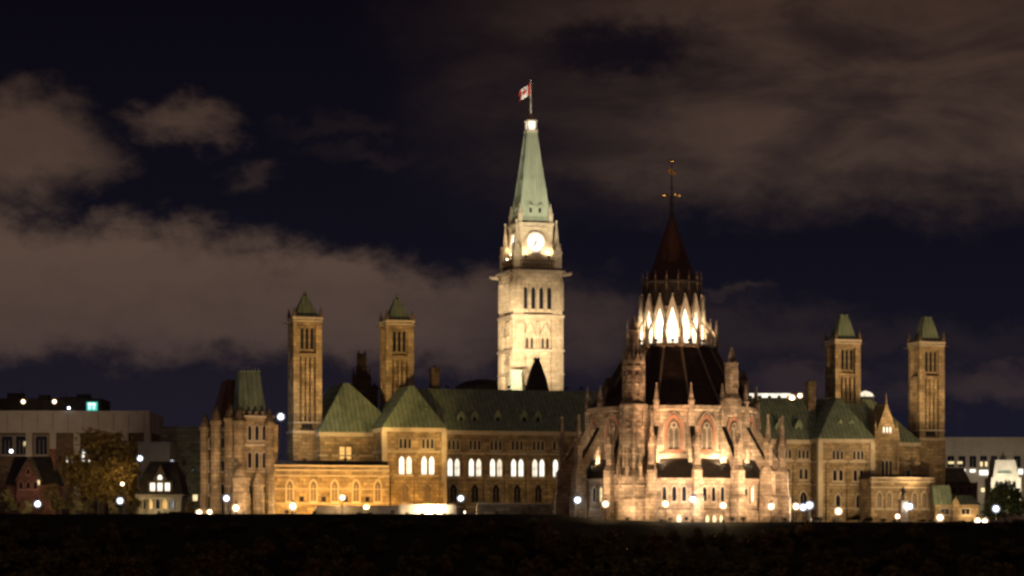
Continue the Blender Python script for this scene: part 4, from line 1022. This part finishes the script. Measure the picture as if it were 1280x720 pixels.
# ================================================================== TREES
def tree_meshes(kind, h, rx, rz, n, leaf, trunk_h, mat, lumps=14):
    rnd = random.Random(hash((kind, h)) % 9999 if False else int(h*37+rx*11))
    tk = MB(); tk.tube((0, 0, -1.5), (0, 0, trunk_h), h*.030, h*.02, 8)
    crown = MB(); cz = h - rz
    cents = []
    for i in range(lumps):
        while True:
            p = Vector((rnd.uniform(-1, 1), rnd.uniform(-1, 1), rnd.uniform(-1, 1)))
            if p.length < 1: break
        p = p.normalized() * (p.length**.5) * .74
        c = Vector((p.x*rx, p.y*rx, cz + p.z*rz)); cents.append((c, rnd.uniform(.26, .46)))
        if i % 2 == 0: tk.tube((0, 0, trunk_h*rnd.uniform(.6, 1)), tuple(c), h*.014, h*.004, 5)
    for i in range(n):
        c, s_ = rnd.choice(cents)
        d = Vector((rnd.gauss(0, 1), rnd.gauss(0, 1), rnd.gauss(0, 1))).normalized() * rnd.uniform(.35, 1.08)
        p = c + Vector((d.x*rx*s_, d.y*rx*s_, d.z*rz*s_))
        a = Vector((rnd.gauss(0, 1), rnd.gauss(0, 1), rnd.gauss(0, 1))).normalized(); b_ = a.orthogonal().normalized()
        q = Matrix.Rotation(rnd.uniform(0, 6.28), 3, a) @ b_; w = a.cross(q); k = leaf*rnd.uniform(.6, 1.4)
        o = len(crown.v); crown.v += [tuple(p-q*k), tuple(p+w*k*.55), tuple(p+q*k), tuple(p-w*k*.55)]; crown.f.append((o, o+1, o+2, o+3)); crown.mi.append(0)
    me = bpy.data.meshes.new('crown'); me.from_pydata(crown.v, [], crown.f); me.materials.append(mat); me.update()
    return tk.mesh('trunk', BARK), me
def tree(meshes, loc, rz, s, label, group=None, name='tree', cat='tree'):
    t = thing(name, label, cat, loc, rz, group); t.scale = (s, s, s)
    link('trunk', meshes[0], t, (0, 0, 0)); link('crown', meshes[1], t, (0, 0, 0))
    return t
oak = tree_meshes('oak', 20.3, 10.2, 9.0, 7500, .42, 6, LEAF_O, 34)
x = xat(127, 612); tree(oak, (x, 612, ground(x, 612)), .6, 1.0, 'large spreading autumn tree with thin orange-brown leaves at the left')
small = tree_meshes('small', 7.5, 3.4, 3.3, 1300, .36, 2.2, LEAF_O, 9)
for px, Y, s, l in ((72, 585, 1.05, 'small yellowish tree between the gabled house and the large autumn tree'), (12, 575, .85, 'bushy yellow-brown tree at the left edge below the gabled house'), (166, 590, .62, 'small orange tree beside the porch of the mansard house'), (112, 580, .6, 'low brown shrubby tree under the large autumn tree')):
    x = xat(px, Y); tree(small, (x, Y, ground(x, Y)), px*.1, s, l)
for px, Y, s, l in ((30, 570, .5, 'low yellow bush in front of the brick gable at the far left'), (92, 572, .55, 'low bush right of the white lamp at the far left'), (140, 575, .5, 'low bush beside the white lamp under the autumn tree'), (240, 575, .5, 'small bush beside the outer corner of the left stone pavilion')):
    x = xat(px, Y); tree(small, (x, Y, ground(x, Y)), px*.1, s, l, None, 'bush', 'bush')
rt = tree_meshes('round', 8.6, 5.0, 4.3, 3400, .36, 2.0, LEAF_G, 14)
x = xat(1256, 570); tree(rt, (x, 570, ground(x, 570)), 0, 1.0, 'dark round-headed tree at the right edge in front of the floodlit building')
conif = MB(); rnd = random.Random(4)
kinds = [tree_meshes('a', 11.0, 4.6, 4.8, 1500, .5, 4, LEAF_D, 10), tree_meshes('b', 12.5, 4.0, 5.6, 1500, .5, 4, LEAF_B, 10), tree_meshes('c', 9.5, 5.2, 4.2, 1500, .52, 3, LEAF_D, 11), tree_meshes('d', 13.5, 5.0, 5.4, 1700, .52, 5, LEAF_B, 12)]
for row, (Y, dxs, zt) in enumerate(((505.5, 5.6, -1.9), (503, 6.2, -3.0), (497, 6.6, -4.9), (491, 7.2, -7.2), (485, 7.6, -9.6))):
    n = int(216/dxs)
    for i in range(n):
        x = -108 + (i+.5)*dxs + rnd.uniform(-2, 2); y = Y + rnd.uniform(-2.2, 2.2); k = rnd.randrange(4)
        hk = (11.0, 12.5, 9.5, 13.5)[k]; gz = ground(x, y)
        want = zt + rnd.uniform(-1.3, 1.0)*(.9 if row == 0 else 1) - 1.0*sstep(x, 5, 22)
        s = max(.13, min(1.5, (want - gz)/hk))
        t = tree(kinds[k], (x, y, gz), rnd.uniform(0, 6.28), s, ('shadowed green tree on the dark slope below the buildings' if k in (0, 2) else 'shadowed brown-leaved tree on the dark slope below the buildings'), 'shadowed trees on the slope')
        t.scale = (max(s*1.25, .36), max(s*1.25, .36), s)
x = xat(680, 499); tree(kinds[3], (x, 499, ground(x, 499)), 1.2, (-1.6-ground(x, 499))/13.5, 'taller rounded tree on the slope, left of and below the library')
x = xat(1003, 506); tree(tree_meshes('y', 6.0, 2.6, 2.4, 1000, .3, 1.6, LEAF_O, 8), (x, 506, ground(x, 506)), 0, (-1.2-ground(x, 506))/6.0, 'yellow-leaved small tree at the top of the slope below the cluster of lamps')

for px, Y, yt, l in ((1022, 516, 646, 'dark bush right of the lamp cluster at the top of the slope'), (1066, 516, 643, 'dark bush right of the orange lamp before the hipped pavilion'), (1085, 517, 646, 'dark bush before the left end of the right low wing'), (1104, 516, 648, 'dark bush left of the statue at the top of the slope'), (1152, 517, 649, 'dark bush right of the statue at the top of the slope'), (1203, 516, 651, 'dark bush below the middle of the lodge'), (706, 515, 645, 'dark bush at the left foot of the library'), (655, 514, 640, 'dark bush before the dim terrace wall')):
    x = xat(px, Y); gz = ground(x, Y); s_ = (zat(yt, Y)-gz)/9.5
    t = tree(kinds[2], (x, Y, gz), px*.3, s_, l, None, 'bush', 'bush'); t.scale = (s_*1.3+.1, s_*1.3+.1, s_)
# ================================================================== VISIBLE LAMPS
LP = [  # px, row, depth, globe radius, cool, power, label
 (47, 630, 560, .8, 1, 900, 'white lamp below the gabled house at the far left'),
 (150, 626, 560, .8, 1, 1200, 'white lamp under the right side of the large autumn tree'),
 (283, 623, 533, .75, 1, 500, 'white lamp in front of the left stone pavilion, higher than the orange ones'),
 (428, 622, 545, .62, 0, 500, 'lamp on a pole in front of the middle of the orange-lit wing'),
 (576, 623, 545, .75, 1, 500, 'white lamp just right of the overlit terrace wall'),
 (722, 625, 530, .8, 1, 900, 'white lamp at the left foot of the library'),
 (866, 624, 517.5, .75, 1, 350, 'white lamp against the middle buttress of the library'),
 (1137, 633, 552, .85, 1, 900, 'white lamp just right of the bronze statue'),
 (1245, 636, 545, .85, 1, 500, 'white lamp in front of the dark round tree'),
 (366, 633, 545, .85, 0, 1200, 'bright orange lamp in front of the left end of the orange-lit wing'),
 (295, 635, 528, .8, 0, 900, 'bright orange lamp in front of the low round turret of the left pavilion'),
 (262, 640, 528, .55, 0, 300, 'small orange lamp at the left foot of the stone pavilion'),
 (249, 641, 528, .7, 0, 400, 'orange lamp at the outer left corner of the stone pavilion'),
 (226, 645.5, 524, .7, 0, 300, 'orange lamp between the mansard house and the stone pavilion'),
 (757, 630, 515, .72, 0, 700, 'orange lamp between the left buttresses of the library'),
 (832, 630, 514, .72, 0, 700, 'orange lamp left of the middle buttress of the library'),
 (904, 632, 514, .72, 0, 700, 'orange lamp right of the middle buttress of the library'),
 (964, 633, 520, .72, 0, 700, 'orange lamp at the right foot of the library'),
 (995, 633, 540, .75, 0, 800, 'orange lamp leftmost in the cluster right of the library'),
 (1004, 634, 541, .85, 1, 900, 'white lamp in the middle of the cluster right of the library'),
 (1012, 631.5, 543, .9, 1, 900, 'white lamp rightmost in the cluster right of the library'),
 (1048, 639, 545, .8, 0, 900, 'orange lamp in front of the right hipped pavilion'),
 (1122, 645.5, 545, .55, 0, 200, 'small orange lamp left of the statue pedestal'),
 (1175, 647, 548, .8, 0, 900, 'orange lamp at the left end of the green-roofed lodge'),
 (1222, 651, 545, .72, 0, 500, 'orange lamp left of a pair at the right end of the lodge'),
 (1231, 652, 545, .72, 0, 400, 'orange lamp right of a pair at the right end of the lodge'),
]
for px, y, Y, r, c, p, l in LP: lamp(px, y, Y, r*(1.0 if c else 1.2), c, p*1.7, l)
lamp(175, 573, 640, .8, True, 900, 'greenish white lamp on a tall pole above the mansard house', (.75, 1, .9))
lamp(215, 578, 640, .6, True, 250, 'pale lamp on a tall pole right of the mansard roof', (.9, 1, .8))
lamp(153, 605, 600, .55, False, 600, 'small warm lamp within the right edge of the autumn tree')
lamp(351, 521, 566, .85, True, 1100, 'bright white lamp on a mast left of the leftmost square tower')
for px, l in ((29, 'warm lamp left of two on the dark rooftop at the far left'), (68, 'warm lamp right of two on the dark rooftop at the far left')):
    lamp(px, 502, Y1-1, .75, False, 0, l, base=zt if False else zat(514, Y1))
lamp(86, 510, Y1-1, .5, True, 0, 'small white lamp on the rooftop left of the cyan sign', base=zat(515, Y1))
lamp(14, 564, 640, .55, True, 100, 'small white lamp above the roof of the gabled house')
lamp(1000, 494.5, 640, .75, False, 0, 'warm lamp on the ridge right of the library, upper of two', base=zat(503, 640))
lamp(990, 497.5, 640, 1.0, False, 0, 'warm lamp on the ridge right of the library, lower and brighter', base=zat(503, 640))
lamp(694.5, 533, 590, .45, True, 100, 'small pale lamp on the roof edge left of the library pinnacles', base=zat(545, 590))

# ================================================================== FLOODLIGHTS
def Wl(u, v, z): return W(u, v, z)
gi = 0
for u in (-72, -67, -62, -57, -52):
    flood(Wl(u, 24.8, -.1), Wl(u, LW, 6), 4300, SODC, 'floodlight on the lawn washing the orange low wing', 120, 'floodlights before the orange wing')
for u in (-47, -40):
    flood(Wl(u, 34.5, -.1), Wl(u, PF, 5), 2500, SODC, 'floodlight at the foot of the pavilion with four lit windows', 110, 'floodlights before the left pavilion')
for u, p in ((-48, 9000), (-36, 12000), (-50, 7000)):
    flood(Wl(u, 26.8, .2), Wl(u+1.5, 22.5, 1.0), p*.06, CREAM, 'floodlight behind the terrace wall', 150, 'floodlights behind the terrace wall')
for u, p in ((-49.5, 250), (-46.3, 1500), (-43.6, 7500), (-41.6, 1000)):
    flood(Wl(u, 20.8, -.2), Wl(u, 23.0, 1.2), p, CREAM, 'floodlight close to the glaring terrace wall', 140, 'floodlights on the glaring terrace wall')
for u, p in ((-28, 3000), (-18, 2600), (-8, 2600)):
    flood(Wl(u, 28, 0), Wl(u, 45, 11), p*.45, YEL, 'floodlight on the lawn below the row of lit windows', 95, 'floodlights below the lit windows')
for u, z, p in ((-44, 23, 52000), (-12, 24, 84000), (-58, 22, 30000)):
    flood(Wl(u, -2, -.1), Wl(u-2, 50, z), p, YEL, 'distant floodlight aimed at the green roof', 40, 'floodlights aimed at the left roofs')
# square towers: narrow beams from the lawn
for (u, v), p, c_, du in ((T1, 135000, YEL, 28), (T2, 125000, YEL, -30), (T3, 150000, WARMC, 30), (T4, 165000, WARMC, -30)):
    flood(Wl(u+du, 4, -.2 if u < 0 else -1.6), Wl(u, v-2, 33), p, c_, 'narrow floodlight on the lawn aimed at a square tower', 20, 'floodlights aimed at the square towers')
    flood(Wl(u+6, 20, -.2 if u < 0 else -1.6), Wl(u, v-2, 31), p*.16, c_, 'narrow floodlight on the lawn aimed at a square tower', 26, 'floodlights aimed at the square towers')
# clock tower, from the ridge of the long roof
for u, t, p, cn in ((-18, (-3, 88, 40), 68000, 46), (8, (2, 88, 40), 30000, 46), (-1.5, (-1, 88, 50), 24000, 40), (-25, (-8, 95, 42), 115000, 42), (-32, (-8, 97, 38), 80000, 46)):
    flood(Wl(u, 55.6, 27.95), Wl(*t), p, CREAM, 'floodlight on the roof ridge aimed at the clock tower', cn, 'floodlights on the roof ridge')
for u, v, t, p in ((-4.4, 89.2, (-3.6, 91, 65.5), 1500), (1.2, 89.2, (1.4, 91, 65.5), 1500), (-6.8, 92.2, (-5, 94, 64.5), 4200), (-6.8, 97.5, (-5, 96, 64.5), 4200)):
    flood(Wl(u, v, 60.3), Wl(*t), p, CREAM, 'floodlight on the clock tower gallery', 135, 'floodlights on the clock gallery')
for u, p in ((-14, 130000), (12, 100000), (-28, 140000)):
    flood(Wl(u, 55.6, 27.95), Wl(-1.5, 93, 80), p, (1, .86, .6), 'narrow floodlight on the roof ridge aimed at the spire', 24, 'floodlights on the roof ridge')
flood(Wl(-5, 55.6, 27.95), Wl(-2.0, 96, 100.5), 260000, (1, .92, .8), 'narrow floodlight on the roof ridge aimed at the flag', 6, 'floodlights on the roof ridge')
# library
for deg, p in ((-75, 3600), (-48, 7600), (-20, 4200), (2, 9500), (24, 6200), (43, 8800), (66, 5600), (88, 4200)):
    a = R(deg); f_ = lambda r, z: Vector((OX + r*math.sin(a), OY - r*math.cos(a), z))
    flood(f_(29.5, -1.5), f_(19, 8), p*1.15, ROSE, 'floodlight on the ground in front of the library', 110, 'floodlights around the library')
for deg, p in ((-62, 9000), (-33, 14000), (-4, 22000), (18, 36000), (40, 26000), (64, 18000)):
    a = R(deg); f_ = lambda r, z: Vector((OX + r*math.sin(a), OY - r*math.cos(a), z))
    flood(f_(31.5, -1.6), f_(17, 16.5), p, ROSE, 'floodlight on the ground aimed high at the library drum', 64, 'floodlights around the library')
for deg, p in ((-60, 2600), (-40, 700), (-8.5, 4200), (13, 1500), (27.5, 4200), (50, 1600), (71, 700)):
    a = R(deg); r_ = 19.2; z_ = 8.9
    flood(Vector((OX + r_*math.sin(a), OY - r_*math.cos(a), z_)), Vector((OX + 16.8*math.sin(a), OY - 16.8*math.cos(a), 14)), p, CREAM, 'floodlight on the aisle roof of the library', 140, 'floodlights on the library aisle roof')
for deg in (-78, -50, -24.5, -2, 20.5, 43, 70):
    a = R(deg)
    flood(Vector((OX + 8.6*math.sin(a), OY - 8.6*math.cos(a), 33.9)), Vector((OX + 6.3*math.sin(a), OY - 6.3*math.cos(a), 39.5)), 2600, CREAM, 'floodlight on the library lantern gallery', 120, 'floodlights on the lantern gallery')
flood(Vector((OX-4, OY-36, -2)), Vector((OX, OY, 50)), 70000, (1, .55, .3), 'floodlight aimed at the brown upper roof of the library', 34, 'floodlights around the library')
# right wing
for u, v, t, p in ((36, 26, (37, 45, 9), 3000), (46, 26, (45, 45, 10), 1600), (52, 24, (52, 40, 9), 2900), (59, 24, (59, 40, 9), 1900), (66, 21, (67, 33, 6), 2000), (76, 21, (77, 33, 6), 1500), (84, 21, (83, 33, 6), 1500)):
    flood(Wl(u, v, -1.4), Wl(*t), p, WARMC, 'floodlight on the lawn before the right wing', 100, 'floodlights before the right wing')
for u, z, p in ((44, 22, 42000), (66, 21, 38000)):
    flood(Wl(u, -4, -1.5), Wl(u+4, 50, z), p, WARMC, 'distant floodlight aimed at the right roofs', 44, 'floodlights aimed at the right roofs')
flood(Wl(-58, 40, 11.3), Wl(-58, 50, 15), 2600, YEL, 'floodlight on the roof of the orange wing', 130, 'floodlights before the orange wing')
flood(Wl(-66.5, 41, 11.2), Wl(-63.5, 53, 20), 3200, YEL, 'floodlight on the roof of the orange wing', 90, 'floodlights before the orange wing')
flood(Wl(68, 37.5, 9.5), Wl(69, 48, 18), 1500, WARMC, 'floodlight on the low roof before the gabled bay', 110, 'floodlights before the right wing')
# corner pavilion
for u, v, t, p in ((-100, 20, (-100, 32, 9), 3000), (-92, 12, (-91, 27, 13), 6500), (-84, 15, (-85, 27, 9), 2600), (-78, 2, (-89, 31, 20), 26000)):
    flood(Wl(u, v, -.1), Wl(*t), p*.8, (1, .62, .31), 'floodlight on the lawn before the left pavilion', 100, 'floodlights before the corner pavilion')
flood(Vector((xat(1257, Y7), Y7-12, -1)), Vector((xat(1257, Y7), Y7, 14)), 40000, (1, .96, .8), 'floodlight before the white floodlit building', 80, 'floodlights before the background buildings')
flood(Vector((xat(1196, Y8), Y8-9, -1.5)), Vector((xat(1196, Y8), Y8, 3)), 900, WARMC, 'floodlight before the lodge', 120, 'floodlights before the background buildings')
flood(Vector((xat(1220, Y6), Y6-26, 1)), Vector((xat(1225, Y6), Y6, 28)), 12000, (1, .82, .56), 'floodlight aimed at the right office block', 110, 'floodlights before the background buildings')
flood(Vector((xat(60, Y1), Y1-34, 1)), Vector((xat(60, Y1), Y1, 32)), 16000, (1, .70, .42), 'floodlight aimed at the pale left building', 80, 'floodlights before the background buildings')
flood(Vector((xat(228, Y2), Y2-20, 1)), Vector((xat(228, Y2), Y2, 16)), 1800, (1, .85, .5), 'floodlight aimed at the grey block', 100, 'floodlights before the background buildings')
flood(Vector((xat(120, 585), 585, .5)), Vector((xat(127, 612), 612, 11)), 5200, (1, .74, .32), 'floodlight under the autumn tree', 100, 'floodlights before the background buildings')
flood(Vector((xat(34, Y5), Y5-8, .3)), Vector((xat(36, Y5), Y5, 9)), 420, (1, .7, .55), 'floodlight before the brick gable', 100, 'floodlights before the background buildings')
flood(Vector((xat(200, Y4), Y4-6, 0)), Vector((xat(200, Y4), Y4, 3)), 500, (1, .85, .45), 'floodlight before the mansard house porch', 140, 'floodlights before the background buildings')
